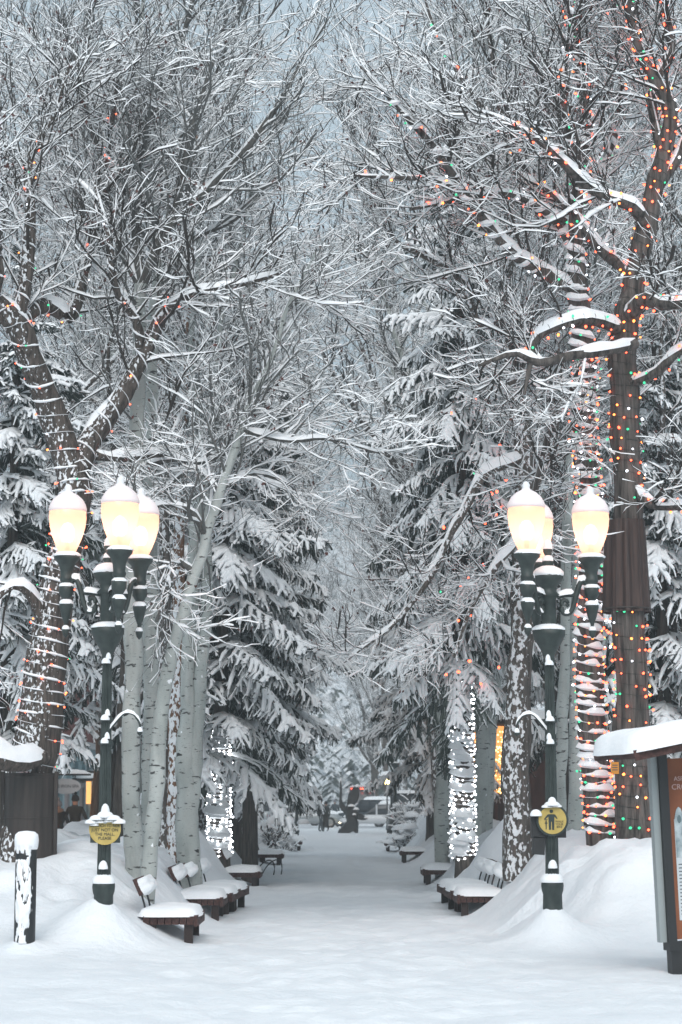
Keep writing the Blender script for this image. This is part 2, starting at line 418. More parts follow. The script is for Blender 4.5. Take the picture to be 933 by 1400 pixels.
def spawn(pts, rad, c, t0, t1, ang, sd, rng, up=0.0):
    M, N, _ = pts.shape
    t = (np.arange(c)[None] + rng.random((M, c))) / c * (t1 - t0) + t0
    x = t * (N - 1); i = np.minimum(x.astype(int), N - 2); f = (x - i)[..., None]; q = np.arange(M)[:, None]
    p = pts[q, i] * (1 - f) + pts[q, i + 1] * f; T = nrm(pts[q, i + 1] - pts[q, i])
    r = rad[q, i] * (1 - f[..., 0]) + rad[q, i + 1] * f[..., 0]
    az = rng.normal(size=T.shape); az = nrm(az - (az * T).sum(-1, keepdims=True) * T); az = nrm(az + up * UP)
    a = R(ang) + R(sd) * rng.normal(size=t.shape)
    D = T * np.cos(a)[..., None] + az * np.sin(a)[..., None]
    return p.reshape(-1, 3), D.reshape(-1, 3), t.reshape(-1), r.reshape(-1)

def taper(r0, n, end=.35):
    return r0[:, None] * np.linspace(1, end, n)[None]

def build_tree(root, limbs, rng, bark, snow_h=.07, dens=1.0, A=(1.0, 2.6), B=(.4, 1.1), Cc=(.14, .42), nB=8, nC=5, up=.25, trop=.06,
               leaves=0.0, twig=None, k=10, thick=1.0, droop=0.0, fur=0.0):
    """limbs: list of dict(p=(N,3), r=(N,), t0, t1, d) in the root's own space"""
    gt, gs, gc = G(), G(), G()
    tips = []
    for lb in limbs:
        p, r = lb['p'], lb['r']
        rr = r * (1 + .05 * rng.normal(size=len(r)))
        sweep(gt, p, rr, 30 if (fur and r[0] > .12) else (k if r[0] > .05 else 6), m=lb.get('m', 0), fur=fur if r[0] > .12 else 0)
        snowcap(gs, p, rr, np.minimum(lb.get('sh', snow_h), r * 1.3 + .012), rng, thr=lb.get('thr', -.9))
        d = lb.get('d', 1.0) * dens
        if d <= 0: continue
        L = np.linalg.norm(np.diff(p, axis=0), axis=1).sum(); t0, t1 = lb.get('t0', .2), lb.get('t1', 1.0)
        c = max(2, int(L * (t1 - t0) * 5.6 * d))
        p0, d0, tt, pr = spawn(p[None], r[None], c, t0, t1, 46, 13, rng, up)
        la = rng.uniform(A[0], A[1], len(p0)) * (1.1 - .45 * tt) * lb.get('s', 1.0)
        n = 7; a_ = grow(p0, d0, la, n, .17, trop - droop * .06, rng)
        ra = taper(np.clip(pr * .32, .005, .009 + .008 * thick), n, .25)
        sn = np.clip(.6 + .55 * rng.normal(size=ra.shape), 0, 1.7) * (.030 + .8 * ra) * lb.get('sn', 1.0)
        snowy(gc, a_, ra, sn)
        p0, d0, tt, pr = spawn(a_, ra, nB, .12, 1.0, 40, 12, rng, up * .6)
        lb_ = rng.uniform(B[0], B[1], len(p0)) * (1.1 - .5 * tt)
        n = 5; b_ = grow(p0, d0, lb_, n, .21, trop - droop * .10, rng)
        rb = taper(np.clip(pr * .5, .0028, .0055), n, .4)
        sn = np.clip(.75 + .6 * rng.normal(size=rb.shape), 0, 1.9) * .020 * lb.get('sn', 1.0)
        snowy(gc, b_, rb, sn)
        p0, d0, tt, pr = spawn(b_, rb, nC, .15, 1.0, 38, 14, rng, up * .5)
        n = 3; lc = rng.uniform(Cc[0], Cc[1], len(p0)); c_ = grow(p0, d0, lc, n, .2, trop - droop * .12, rng)
        rc = taper(np.full(len(p0), .0022), n, .6)
        sn = np.clip(.6 + .6 * rng.normal(size=rc.shape), 0, 1.7) * .0125 * lb.get('sn', 1.0)
        snowy(gc, c_, rc, sn)
        tips.append(c_[:, -1])
    gt.obj('trunk', [bark, BARK_GREY], root)
    if gs.v: tag(gs.obj('snow_cover', SNOW, root), kind='stuff')
    gc.obj('crown', [twig or TWIG, SNOW_TWIG], root)
    if leaves:
        tp = np.concatenate(tips); tp = tp[rng.random(len(tp)) < leaves]
        k2 = 2; ctr = np.repeat(tp, k2, 0) + rng.normal(size=(len(tp) * k2, 3)) * .02
        a1 = nrm(rng.normal(size=ctr.shape) + np.array([0, 0, -1.2])); a2 = nrm(np.cross(a1, rng.normal(size=ctr.shape)))
        s = rng.uniform(.016, .034, (len(ctr), 1))
        v = np.stack([ctr, ctr + a1 * s + a2 * s * .6, ctr + a1 * 2.1 * s, ctr + a1 * s - a2 * s * .6], 1)
        lg = G(); q = np.arange(len(ctr)) * 4; lg.add(v, np.stack([q, q + 1, q + 2, q + 3], 1))
        tag(lg.obj('withered_leaves', LEAF, root), kind='stuff')

def hero(limbs, Y0, base, wob=.012, seed=0):
    """pixel polylines (px,py,r_px[,dY]) -> limbs in metres relative to base"""
    rng = np.random.default_rng(seed); out = []
    for lb in limbs:
        cp = []
        for q in lb['c']:
            Yq = Y0 + (q[3] if len(q) > 3 else 0); w = P(q[0], q[1], Yq) - base
            cp.append([*w, q[2] * Yq / FPX])
        L = sum(np.linalg.norm(np.subtract(cp[i + 1][:3], cp[i][:3])) for i in range(len(cp) - 1))
        n = int(np.clip(L / .16, 8, 70)); s = crom(cp, n)
        p = s[:, :3] + np.stack([vnoise(np.arange(n) * .35, np.full(n, seed * 3.1 + 7 * a), a) for a in range(3)], 1) * (wob + s[:, 3:4] * .22)
        o = {k_: v_ for k_, v_ in lb.items() if k_ != 'c'}; o['p'] = p; o['r'] = np.maximum(s[:, 3], .006); out.append(o)
    return out

def ground_at(px, Y, sink=.15):
    x = (px - CX) / FPX * Y; return np.array([x, Y, z1(x, Y) - sink])

def hero_tree(name, label, cat, limbs, Y0, px, seed, bark, group=None, **kw):
    b = ground_at(px, Y0); root = thing(name, label, cat, b, group=group)
    lm = hero(limbs, Y0, b, seed=seed)
    lm[0]['p'][0][2] = min(lm[0]['p'][0][2], 0.0)
    build_tree(root, lm, np.random.default_rng(seed), bark, **kw)
    return root, lm, b

TG = 'snow laden trees lining the avenue'
# left tree strung with lights, forking above the left lamp
LT, LTl, LTb = hero_tree('lit_tree', 'dark forked tree strung with small coloured lights behind the left street lamp', 'tree', [
    dict(c=[(38, 1230, 37), (44, 1100, 33), (60, 960, 29), (80, 810, 25), (98, 705, 22), (105, 640, 22)], d=0),
    dict(c=[(105, 650, 20), (78, 575, 19), (47, 495, 18, -.3), (18, 440, 16, -.5), (-30, 395, 13, -.6), (-90, 330, 9, -.7)], t0=.5, d=.8),
    dict(c=[(104, 650, 17), (130, 602, 15, .2), (165, 552, 13, .3), (195, 492, 11, .3), (226, 430, 8, .2), (258, 404, 6), (330, 388, 4, -.3), (385, 372, 2, -.5)], t0=.35),
    dict(c=[(22, 448, 12, -.5), (36, 400, 10, -.4), (43, 310, 8, -.3), (40, 225, 6), (75, 155, 3.5), (95, 90, 2)], t0=.15),
    dict(c=[(-12, 425, 9, -.6), (2, 370, 7, -.9), (-14, 310, 5, -1.1), (-5, 200, 3, -1.2)], t0=.2),
    dict(c=[(20, 450, 11, -.5), (62, 420, 11, .1), (98, 432, 10, .3), (112, 385, 9, .5), (125, 330, 8, .7), (137, 272, 6, .8), (150, 190, 3.5, .8), (160, 110, 2)], t0=.3),
    dict(c=[(195, 492, 7, .3), (190, 445, 6, .1), (160, 395, 5, -.2), (150, 330, 3.5, -.4), (130, 250, 2)], t0=.2),
    dict(c=[(120, 618, 7, .1), (170, 628, 6, .3), (230, 622, 5, .4), (280, 632, 3, .5), (330, 600, 2, .5)], t0=.3),
    dict(c=[(70, 870, 8), (45, 815, 7, -.3), (15, 805, 5, -.5), (-30, 850, 3, -.6)], t0=.4),
    dict(c=[(-60, 1030, 17, -.9), (-10, 1036, 16, -.8), (30, 1046, 13, -.6), (66, 1036, 8, -.3)], d=0, sh=.30, thr=-3),
], 26.2, 38, 11, BARK_LTP, fur=.10, leaves=.10, dens=1.0, snow_h=.085)

aspen_kw = dict(twig=TWIG_GREY, leaves=.05)
hero_tree('aspen_tree', 'tall straight pale aspen just right of the left street lamp', 'tree', [
    dict(c=[(181, 1225, 13), (180, 1000, 12.5), (184, 800, 12), (189, 600, 11), (190, 480, 10), (191, 392, 9)], t0=.62, d=.35),
    dict(m=1, c=[(191, 395, 7), (216, 332, 7), (252, 290, 6.5), (300, 243, 5.5), (345, 192, 4.5), (388, 132, 3), (412, 85, 1.6)], t0=.12),
    dict(m=1, c=[(233, 310, 5.5), (250, 235, 4.6), (268, 160, 3.6), (292, 80, 2.2)], t0=.1),
    dict(m=1, c=[(191, 395, 6), (166, 340, 6, .3), (150, 290, 5, .5), (140, 225, 3.8, .6), (118, 145, 2.4, .6), (100, 60, 1.5, .6)], t0=.1),
    dict(m=1, c=[(191, 395, 6.5), (186, 300, 5.8, .3), (200, 182, 5, .5), (240, 92, 4, .6), (266, 0, 3, .6), (290, -80, 2, .6)], t0=.08),
    dict(m=1, c=[(191, 640, 5), (235, 626, 4, -.4), (275, 634, 3, -.6), (310, 620, 2, -.8)], t0=.2, d=.8),
], 27.0, 181, 21, ASPEN, **aspen_kw)
hero_tree('aspen_tree', 'pale aspen rising right behind the tallest aspen trunk', 'tree', [
    dict(c=[(203, 1215, 11.5), (204, 1000, 11), (207, 800, 10.5), (209, 600, 10), (208, 470, 8), (216, 360, 6.4), (206, 250, 5), (190, 120, 4), (196, 0, 3), (200, -80, 2)], t0=.5, d=1.0),
    dict(m=1, c=[(212, 400, 5), (260, 330, 4, .3), (320, 300, 3, .5), (380, 240, 2, .6)], t0=.1),
    dict(m=1, c=[(206, 250, 4), (250, 180, 3.2, .5), (300, 90, 2.4, .8), (330, 10, 1.6, .8)], t0=.1),
    dict(m=1, c=[(208, 300, 4.5), (160, 220, 4, .2), (110, 170, 3, .3), (60, 60, 2, .3)], t0=.1),
], 27.9, 203, 22, ASPEN, **aspen_kw)
hero_tree('aspen_tree', 'slender pale aspen leaning right, nearest trunk beside the first bench', 'tree', [
    dict(c=[(200, 1255, 11.5), (211, 1100, 11), (222, 980, 10), (240, 880, 9), (262, 800, 8), (281, 740, 7), (297, 680, 6.5), (325, 602, 5.5), (350, 540, 5), (376, 480, 4), (392, 420, 3), (432, 345, 1.6)], t0=.45, d=.9),
    dict(m=1, c=[(268, 785, 5), (244, 770, 4.5), (228, 800, 3.5, -.2), (214, 850, 2, -.3)], t0=.2, d=1.0, s=.5),
    dict(m=1, c=[(283, 735, 5), (262, 700, 4, -.2), (225, 690, 3, -.4), (190, 700, 2, -.5)], t0=.15, d=1.1, s=.6),
    dict(m=1, c=[(335, 590, 4), (395, 603, 3.6, -.3), (450, 600, 2.8, -.4), (530, 622, 1.6, -.5)], t0=.1, d=1.0, s=.6),
    dict(m=1, c=[(300, 672, 4.5), (340, 648, 4, .3), (390, 660, 3, .5), (425, 700, 1.8, .6)], t0=.1, d=1.1, s=.6),
    dict(m=1, c=[(300, 672, 4), (270, 640, 3.5, .3), (235, 660, 2.5, .5), (205, 690, 1.6, .6)], t0=.1, d=1.1, s=.6),
], 26.0, 200, 23, ASPEN, droop=.5, **aspen_kw)
hero_tree('aspen_tree', 'thick grey twin stemmed aspen behind the row of three left benches', 'tree', [
    dict(c=[(257, 1205, 17), (258, 1100, 15.5), (256, 1000, 12), (256, 900, 10), (263, 820, 8.5), (268, 700, 7), (290, 600, 5.5), (302, 450, 4), (332, 330, 3), (350, 230, 2)], t0=.5),
    dict(c=[(261, 1090, 11), (274, 960, 9.5), (280, 850, 8.5), (281, 750, 7.5), (276, 620, 6), (262, 480, 4.5), (272, 330, 3.4), (250, 200, 2)], t0=.4),
    dict(m=1, c=[(285, 600, 5), (330, 520, 4), (370, 450, 3, .4), (420, 400, 2, .6)], t0=.1),
], 31.0, 257, 24, ASPEN, **aspen_kw)

# right pair of trunks strung with lights
RA, RAl, RAb = hero_tree('lit_tree', 'trunk ringed with snowy coils of coloured lights, left one of the right pair', 'tree', [
    dict(c=[(823, 1185, 21), (815, 1050, 19.5), (808, 900, 18), (805, 700, 17), (800, 560, 16), (798, 470, 15), (793, 400, 13), (790, 350, 11), (786, 280, 9), (800, 180, 8), (790, 80, 6), (775, -20, 4), (770, -90, 3)], t0=.62, d=.8),
    dict(c=[(792, 400, 10), (742, 371, 9), (702, 346, 8, -.3), (666, 302, 7, -.5), (636, 263, 6.4, -.6), (601, 216, 5.4, -.8), (562, 166, 4.2, -1), (525, 125, 2.8, -1), (492, 92, 1.6, -1)], t0=.15, d=1.0),
    dict(c=[(636, 263, 5, -.6), (590, 246, 4, -.8), (540, 243, 3, -1), (480, 238, 1.6, -1.1)], t0=.1, d=1.1, s=.7),
    dict(c=[(792, 365, 8), (766, 308, 7, .3), (741, 286, 6, .4), (720, 236, 5, .5), (698, 203, 4.2, .6), (642, 122, 3.2, .8), (604, 60, 2.4, 1), (575, -20, 1.5, 1)], t0=.15),
    dict(c=[(772, 305, 6, .2), (702, 266, 5, -.2), (640, 268, 4, -.4), (560, 286, 2, -.6)], t0=.15),
    dict(c=[(797, 240, 7), (776, 182, 5.6, -.4), (771, 100, 4, -.6), (780, 30, 2.6, -.7), (770, -50, 1.6, -.7)], t0=.12),
    dict(c=[(798, 520, 6), (762, 560, 5, -.4), (738, 640, 4, -.6), (722, 725, 2.4, -.7)], t0=.15, d=1.1, s=.6),
    dict(c=[(786, 290, 7), (830, 220, 5, .6), (850, 120, 4, .9), (840, 20, 3, 1), (850, -60, 2, 1)], t0=.1),
], 27.6, 823, 31, BARK_LT, fur=.10, leaves=.06, snow_h=.08, dens=1.0)
RB, RBl, RBb = hero_tree('lit_tree', 'thick bare trunk dotted with coloured lights, right one of the right pair', 'tree', [
    dict(c=[(869, 1185, 28), (866, 1050, 26), (862, 900, 23), (858, 750, 21), (854, 600, 20), (851, 500, 19), (856, 430, 17), (871, 380, 15), (886, 310, 14), (906, 220, 12), (916, 160, 10), (900, 115, 8), (870, 60, 6), (856, -10, 5), (840, -90, 3)], t0=.68, d=.8),
    dict(c=[(853, 440, 11), (878, 412, 10, -.4), (905, 416, 10, -.7), (960, 408, 8, -.9), (1010, 400, 6, -1)], t0=.3, d=.8),
    dict(c=[(852, 452, 9), (805, 437, 9, -.5), (765, 444, 8, -.8), (732, 463, 6, -.9), (725, 500, 4, -1), (718, 540, 2, -1)], t0=.3, d=.8, s=.6),
    dict(c=[(868, 470, 7, -.4), (830, 480, 8, -.7), (780, 487, 7, -.9), (738, 496, 6, -1), (703, 482, 4.5, -1.1), (655, 500, 2.2, -1.2)], t0=.3, d=1.0, s=.6),
    dict(c=[(886, 312, 10), (862, 282, 9, -.3), (823, 266, 8, -.5), (792, 246, 7, -.6), (752, 202, 5, -.8), (702, 172, 3.5, -.9), (640, 148, 1.8, -1)], t0=.15),
    dict(c=[(906, 222, 8), (892, 132, 6.4, .3), (920, 60, 5, .5), (905, 0, 3.6, .5), (890, -80, 2, .5)], t0=.1),
    dict(c=[(857, 655, 8), (885, 688, 7.5, -.3), (925, 692, 6.5, -.6), (985, 685, 5, -.8)], t0=.3, d=.8, s=.7),
    dict(c=[(853, 525, 7.5), (895, 512, 6.8, -.3), (930, 480, 6, -.5), (985, 455, 4, -.6)], t0=.3, d=.8, s=.7),
    dict(c=[(872, 378, 9), (830, 350, 8, .4), (790, 300, 6, .7), (750, 260, 4, .9), (690, 230, 2, 1)], t0=.15),
    dict(c=[(896, 260, 8), (935, 200, 7, .2), (960, 110, 5, .3), (950, 0, 3, .3)], t0=.1),
], 26.9, 869, 32, BARK_LT, fur=.10, leaves=.05, snow_h=.08, dens=1.0)

hero_tree('cottonwood_tree', 'leaning trunk thickly flecked with snow just left of the right street lamp', 'tree', [
    dict(c=[(704, 1180, 21), (708, 1050, 19), (712, 900, 17), (713, 800, 16), (716, 700, 14), (715, 610, 12), (702, 520, 9), (690, 432, 8), (700, 320, 6, .4), (690, 200, 4.5, .6), (672, 80, 3, .7), (660, -30, 2, .7)], t0=.5, d=1.0),
    dict(c=[(716, 625, 8), (668, 645, 7, -.3), (625, 715, 5.4, -.5), (585, 795, 4, -.7), (535, 855, 2.8, -.8), (470, 905, 1.6, -.8)], t0=.2, d=.8, s=.5),
    dict(c=[(690, 440, 7), (652, 440, 6, -.4), (640, 400, 5.5, -.6), (615, 366, 5.2, -.7), (582, 350, 4.4, -.8), (546, 334, 3, -.9), (524, 308, 1.8, -.9)], t0=.2, d=.9, s=.7),
    dict(c=[(713, 690, 6), (740, 650, 5, .4), (765, 560, 4, .6), (760, 450, 3, .7)], t0=.1),
    dict(c=[(715, 720, 6), (690, 760, 5, -.4), (650, 820, 3.4, -.6), (620, 900, 2, -.7)], t0=.2, d=.8, s=.5),
    dict(c=[(702, 520, 6), (740, 420, 5, .4), (745, 300, 4, .7), (720, 180, 2.5, .9)], t0=.1),
], 30.0, 704, 33, BARK_PL, fur=.10, leaves=.06, snow_h=.085)
hero_tree('aspen_tree', 'pale aspen trunk standing right behind the right lamp post', 'tree', [
    dict(c=[(785, 1165, 10.5), (787, 1000, 10), (790, 800, 9), (795, 600, 8), (780, 420, 6), (770, 250, 4.4), (745, 100, 3), (730, -30, 2)], t0=.5),
    dict(c=[(790, 500, 5), (740, 400, 4, .5), (700, 330, 2.6, .8), (660, 240, 1.6, 1)], t0=.1)], 33.5, 785, 34, ASPEN, **aspen_kw)
hero_tree('aspen_tree', 'thin brownish aspen trunk between the right lamp post and a thicker aspen', 'tree', [
    dict(c=[(764, 1160, 9), (769, 1000, 8.5), (774, 850, 8), (778, 650, 7), (800, 450, 5), (830, 260, 4), (850, 90, 3), (860, -40, 2)], t0=.5),
    dict(c=[(790, 520, 4), (850, 430, 3, .4), (900, 300, 2, .6)], t0=.1)], 34.5, 764, 35, ASPEN, **aspen_kw)
hero_tree('aspen_tree', 'snow flecked aspen left of the tree wrapped in white lights', 'tree', [
    dict(c=[(604, 1160, 11), (606, 1000, 10), (608, 850, 9), (612, 680, 8), (622, 500, 6), (640, 320, 4.4), (630, 150, 3), (620, 20, 2)], t0=.35),
    dict(c=[(614, 640, 5), (570, 540, 4), (540, 460, 3), (520, 380, 2)], t0=.1)], 42.0, 604, 36, ASPEN, **aspen_kw)
hero_tree('aspen_tree', 'slanting smooth aspen right of the tree wrapped in white lights', 'tree', [
    dict(c=[(655, 1125, 10), (660, 1040, 10), (668, 970, 9.5), (690, 890, 8.5), (720, 800, 7), (740, 650, 6), (735, 450, 4.6), (720, 250, 3.4), (700, 60, 2.4)], t0=.4),
    ], 40.0, 655, 37, ASPEN, **aspen_kw)

# ---- spruces
def bough_mesh(L, rng, seed):
    """one drooping spruce bough along +X: returns lists for needles/snow"""
    g = G()
    n = 12; s = np.linspace(0, 1, n)
    ax = np.stack([s * L * .93, .05 * L * vnoise(s * 3, s * 0 + seed), -.06 * L * s - .30 * L * s ** 1.8 + .07 * L * s ** 4], 1)
    ax_r = np.linspace(.022, .006, n)
    m = max(6, int(L * 6)); t = np.linspace(.12, .99, m)
    P0, D0, LL = [], [], []
    T = frames(ax[None])[0]
    for q, tt in enumerate(t):
        x = tt * (n - 1); i = min(int(x), n - 2); p = ax[i] + (ax[i + 1] - ax[i]) * (x - i); tg = T[i]
        sd = nrm(np.cross(tg, UP))
        for sg in (-1, 1):
            a = R(rng.uniform(38, 62) * (1 - .4 * tt)); P0.append(p); D0.append(tg * math.cos(a) + sd * sg * math.sin(a) + np.array([0, 0, rng.uniform(-.25, .05)]))
            LL.append(L * rng.uniform(.24, .36) * (1.12 - tt) ** .7 + .06)
    P0, D0, LL = np.array(P0), np.array(D0), np.array(LL)
    br = grow(P0, D0, LL, 4, .09, -.17, rng)
    rb = taper(np.full(len(P0), .017), 4, .4)
    heap = .5 + .5 * vnoise(P0[:, 0] * 2.4, P0[:, 1] * 0 + seed * 3.3, 4)
    sn = (np.clip(.55 + .9 * heap[:, None] + .35 * rng.normal(size=rb.shape), 0, 2) * .040) * np.linspace(1.1, .75, 4)
    snowy6(g, br, rb, sn, 1.5, .72)
    # side fingers
    p0, d0, tt, pr = spawn(br, rb, 4, .15, 1.0, 42, 12, rng, 0.0)
    d0[:, 2] -= .25
    lf = rng.uniform(.08, .20, len(p0)) * min(1.3, .6 + .3 * L)
    fg = grow(p0, d0, lf, 3, .08, -.16, rng); rf = taper(np.full(len(p0), .013), 3, .5)
    hf = np.repeat(heap, 4)
    sn = np.clip(.35 + .95 * hf[:, None] + .45 * rng.normal(size=rf.shape), 0, 2) * .033
    snowy6(g, fg, rf, sn, 1.4, .6)
    # hanging needle strands below
    p0, d0, tt, pr = spawn(br, rb, 4, .0, 1.0, 60, 20, rng, 0)
    d0 = d0 * .5 + np.array([.15, 0, -1.0]); lh = rng.uniform(.06, .20, len(p0)) * min(1.3, .6 + .3 * L)
    hg_ = grow(p0, d0, lh, 3, .12, -.2, rng); rh = taper(np.full(len(p0), .012), 3, .3)
    snowy(g, hg_, rh, np.clip(rng.normal(size=rh.shape) * .5 + .3, 0, 1.2) * .02, 0, 1)
    # heaped snow along the spine
    wid = (.05 + .10 * np.sin(np.pi * np.clip(s * 1.05, 0, 1)) ** .6) * min(1, .4 + .35 * L)
    gs = G(); snowcap(gs, ax, wid * .30, wid * .55, rng, 1, thr=-.2)
    if gs.v:
        for f, mm in gs.f: g.add(gs.v[0], f, 1)
    sweep(g, ax, ax_r, 5, 0, cap=False)
    return g

class Bough:
    def __init__(s, L, seed):
        rng = np.random.default_rng(seed); g = bough_mesh(L, rng, seed); s.v = np.concatenate(g.v); s.f = g.f; s.L = L
BOUGHS = [Bough(L, 50 + q) for q, L in enumerate((.7, .9, 1.2, 1.5, 1.9, 2.3, 2.7))]

def spruce_meshes(H, Rm, z0, seed, spacing=.47, nb=5, skirt=.8):
    rng = np.random.default_rng(seed); g = G(); gt = G()
    tz = np.linspace(-.3, H, 24); tp = np.stack([.05 * vnoise(tz * .4, tz * 0 + seed), .05 * vnoise(tz * .4, tz * 0 + seed + 5), tz], 1)
    sweep(gt, tp, np.interp(tz, [-.3, 0, H], [H * .020, H * .0165, .012]), 10)
    z = z0; az = 0
    while z < H - .1:
        f = (z - z0) / (H - z0); l = Rm * (1 - f) ** skirt * min(1, .72 + 1.5 * f)
        for b in range(nb if l > .5 else 4):
            az += 2 * math.pi / nb + rng.normal() * .22
            L = max(.35, l * rng.uniform(.75, 1.15)); B = min(BOUGHS, key=lambda q: abs(q.L - L) + rng.random() * .25); k = L / B.L
            dip = R(rng.uniform(-6, 22) + 6 - 34 * f); roll = R(rng.normal() * 14)
            M = Matrix.Rotation(az, 3, 'Z') @ Matrix.Rotation(dip, 3, 'Y') @ Matrix.Rotation(roll, 3, 'X')
            v = (B.v * k) @ np.array(M).T + np.array([0, 0, z + rng.normal() * .10])
            base = g.n
            g.v.append(v); g.n += len(v)
            for fc, mm in B.f: g.f.append((fc + base, mm))
        z += spacing * (1 - .45 * f) * rng.uniform(.8, 1.2)
        az += .6
    return gt.mesh('trunk', BARK), g.mesh('crown', [NEEDLE, SNOW_TWIG], True)

SPR = [spruce_meshes(13.5, 2.9, 3.4, 71), spruce_meshes(10.0, 2.4, 1.9, 72, .46)]
def spruce(label, px, Y, which, scale=1.0, rot=0.0, x=None, group=TG, dz=0):
    b = ground_at(px, Y, .05)
    t = thing('spruce_tree', label, 'tree', (b[0], b[1], b[2] + dz), rot, group); t.scale = (scale,) * 3
    link('trunk', SPR[which][0], t); link('crown', SPR[which][1], t)
    return t

spruce('big snow laden spruce overhanging the left benches, its boughs reaching the avenue', 344, 42, 0, .90, .9).scale = (.80, .80, .92)
spruce('dark lower spruce farther down the left side near the distant lamp post', 386, 72, 1, .95, 1.0).scale = (.62, .62, 1.05)
spruce('snow laden spruce filling the left edge behind the light strung tree', 14, 34, 1, 1.0, 4.0)
spruce('tall spruce behind the pair of pale aspens beside the left lamp', 150, 48, 0, 1.0, 5.2)
spruce('snowy spruce standing closest to the right edge of the avenue', 588, 58, 1, 1.15, .8)
spruce('snowy spruce behind the right pair of light strung trunks', 905, 36, 1, 1.05, 1.7)
spruce('tall spruce behind the right lamp, between aspens and light strung trunks', 790, 50, 0, .95, 3.3)

# ---- generic bare trees used down the avenue
def generic_limbs(H, rng, spread=.5, nl=11, r0=.2, fork=.3):
    tz = np.linspace(0, 1, 26); lean = rng.normal(size=2) * .05
    wig = np.stack([vnoise(tz * 3, tz * 0 + rng.random() * 50), vnoise(tz * 3, tz * 0 + rng.random() * 50)], 1) * .25
    tp = np.stack([lean[0] * H * tz + wig[:, 0] * tz, lean[1] * H * tz + wig[:, 1] * tz, -.3 + tz * (H + .3)], 1)
    tr = np.interp(tz, [0, .04, .5, 1], [r0 * 1.2, r0, r0 * .62, .012])
    out = [dict(p=tp, r=tr, t0=fork, d=.55)]
    for q in range(nl):
        f = fork + (.95 - fork) * (q + rng.random() * .6) / nl; i = int(f * 25); az = q * 2.4 + rng.normal() * .4
        L = H * (.50 - .34 * f) * rng.uniform(.8, 1.2)
        d = np.array([math.cos(az) * spread * 1.5, math.sin(az) * spread * 1.5, .75])
        p = grow(tp[i][None], d[None], np.array([L]), 18, .10, .055, rng)[0]
        r = np.linspace(tr[i] * .62, .008, 18); out.append(dict(p=p, r=r, t0=.15))
    return out

def proto_tree(name, H, seed, bark, nl, spread, r0, fork, **kw):
    rng = np.random.default_rng(seed); t = thing(name, '', '', (0, 0, 0))
    build_tree(t, generic_limbs(H, rng, spread, nl, r0, fork), rng, bark, **kw); return t
PROTO = [proto_tree('cottonwood_tree', 15, 81, BARK, 13, .55, .22, .22, dens=.7, nC=4, leaves=.05, snow_h=.05),
         proto_tree('cottonwood_tree', 17, 82, BARK_PL, 14, .42, .20, .30, dens=.68, nC=4, leaves=.04, snow_h=.05),
         proto_tree('aspen_tree', 15, 83, ASPEN, 15, .38, .13, .35, dens=.68, nC=4, twig=TWIG_GREY, snow_h=.04)]
used = set()
def place(label, k, x, Y, scale=1.0, rot=0.0, group=TG):
    t = PROTO[k] if k not in used else copy_tree(PROTO[k]); used.add(k)
    t.location = (x, Y, z1(x, Y) - .1); t.rotation_euler = (0, 0, rot); t.scale = (scale,) * 3
    tag(t, label, 'tree', group); return t

for a in [
    ('bare cottonwood on the left behind the big spruce', 0, -4.2, 40, 1.0, .4),
    ('tall snow flecked cottonwood behind the three joined left benches', 1, -3.1, 47, 1.2, 2.0),
    ('bare tree arching over the avenue from the left beyond the spruce', 0, -3.4, 62, 1.0, 3.6),
    ('slim aspen on the left beyond the big spruce', 2, -3.6, 56, 1.0, 1.0),
    ('bare tree at the far left end of the avenue', 1, -3.2, 80, 1.0, 4.4),
    ('bare tree near the blue shop front on the left', 0, -6.1, 52, 1.05, 5.5),
    ('tall bare tree behind the left edge spruce', 1, -6.6, 38, 1.0, 1.3),
    ('aspen rising between the blue shop and the avenue', 2, -4.5, 47, 1.1, .2),
    ('bare tree with tangled dark limbs on the right, midway down the avenue', 0, 3.6, 66, 1.0, 1.9),
    ('dark trunk with snow clumps beside the right benches', 1, 2.75, 54, 1.2, 3.0),
    ('bare tree at the far right end of the avenue', 1, 3.4, 82, 1.0, .6),
    ('tall bare tree behind the right spruce', 0, 5.4, 48, 1.05, 2.9),
    ('bare tree behind the right lamp and the slanting aspen', 1, 5.6, 37, 1.0, 5.0),
    ('slim aspen behind the right pair of light strung trunks', 2, 6.6, 41, 1.1, 3.1),
    ('very tall slim aspen reaching over the middle of the avenue from the right', 2, 3.0, 44, 1.3, 2.2),
    ('tall bare tree by the brown building on the right', 0, 7.8, 47, 1.1, 4.2),
]: place(*a)
for q, (k, x, Y, s, r) in enumerate([(1, -6.0, 70, 1.1, 1), (0, -6.8, 94, 1.2, 2.2), (2, -8.0, 88, 1.3, .5), (0, 5.4, 74, 1.1, 3.9), (2, 5.2, 92, 1.2, 4.6),
                                     (1, 7.5, 62, 1.1, 5.6), (0, 7.4, 100, 1.3, .9), (1, -9.5, 105, 1.3, 2.7), (0, -4.8, 76, 1.25, 5.1), (0, 5.2, 88, 1.35, 1.4), (1, -7.6, 100, 1.5, 3.3), (0, 9.0, 108, 1.5, 2.6), (0, -10.5, 118, 1.6, .2),
                                     (0, -6.5, 150, 1.2, 1.1), (1, -3.4, 158, 1.2, 2.0), (0, 3.4, 152, 1.15, 3.2), (2, 7.2, 160, 1.3, .3), (1, 11, 150, 1.3, 4), (2, -11.5, 156, 1.3, 5), (0, -3.5, 172, 1.7, 2.2), (0, 2.9, 182, 1.8, 4.1), (1, 5.4, 176, 1.8, 1.2), (0, -8.4, 184, 1.8, .8), (1, 9.6, 182, 1.8, 3)]):
    lab = ('snowy bare tree in the mass closing the view beyond the parked cars' if Y > 120 else 'snowy bare tree lost among the crowns far down the avenue')
    place(lab, k, x, Y, s, r, 'trees beyond the parked cars' if Y > 120 else 'distant trees along the avenue')

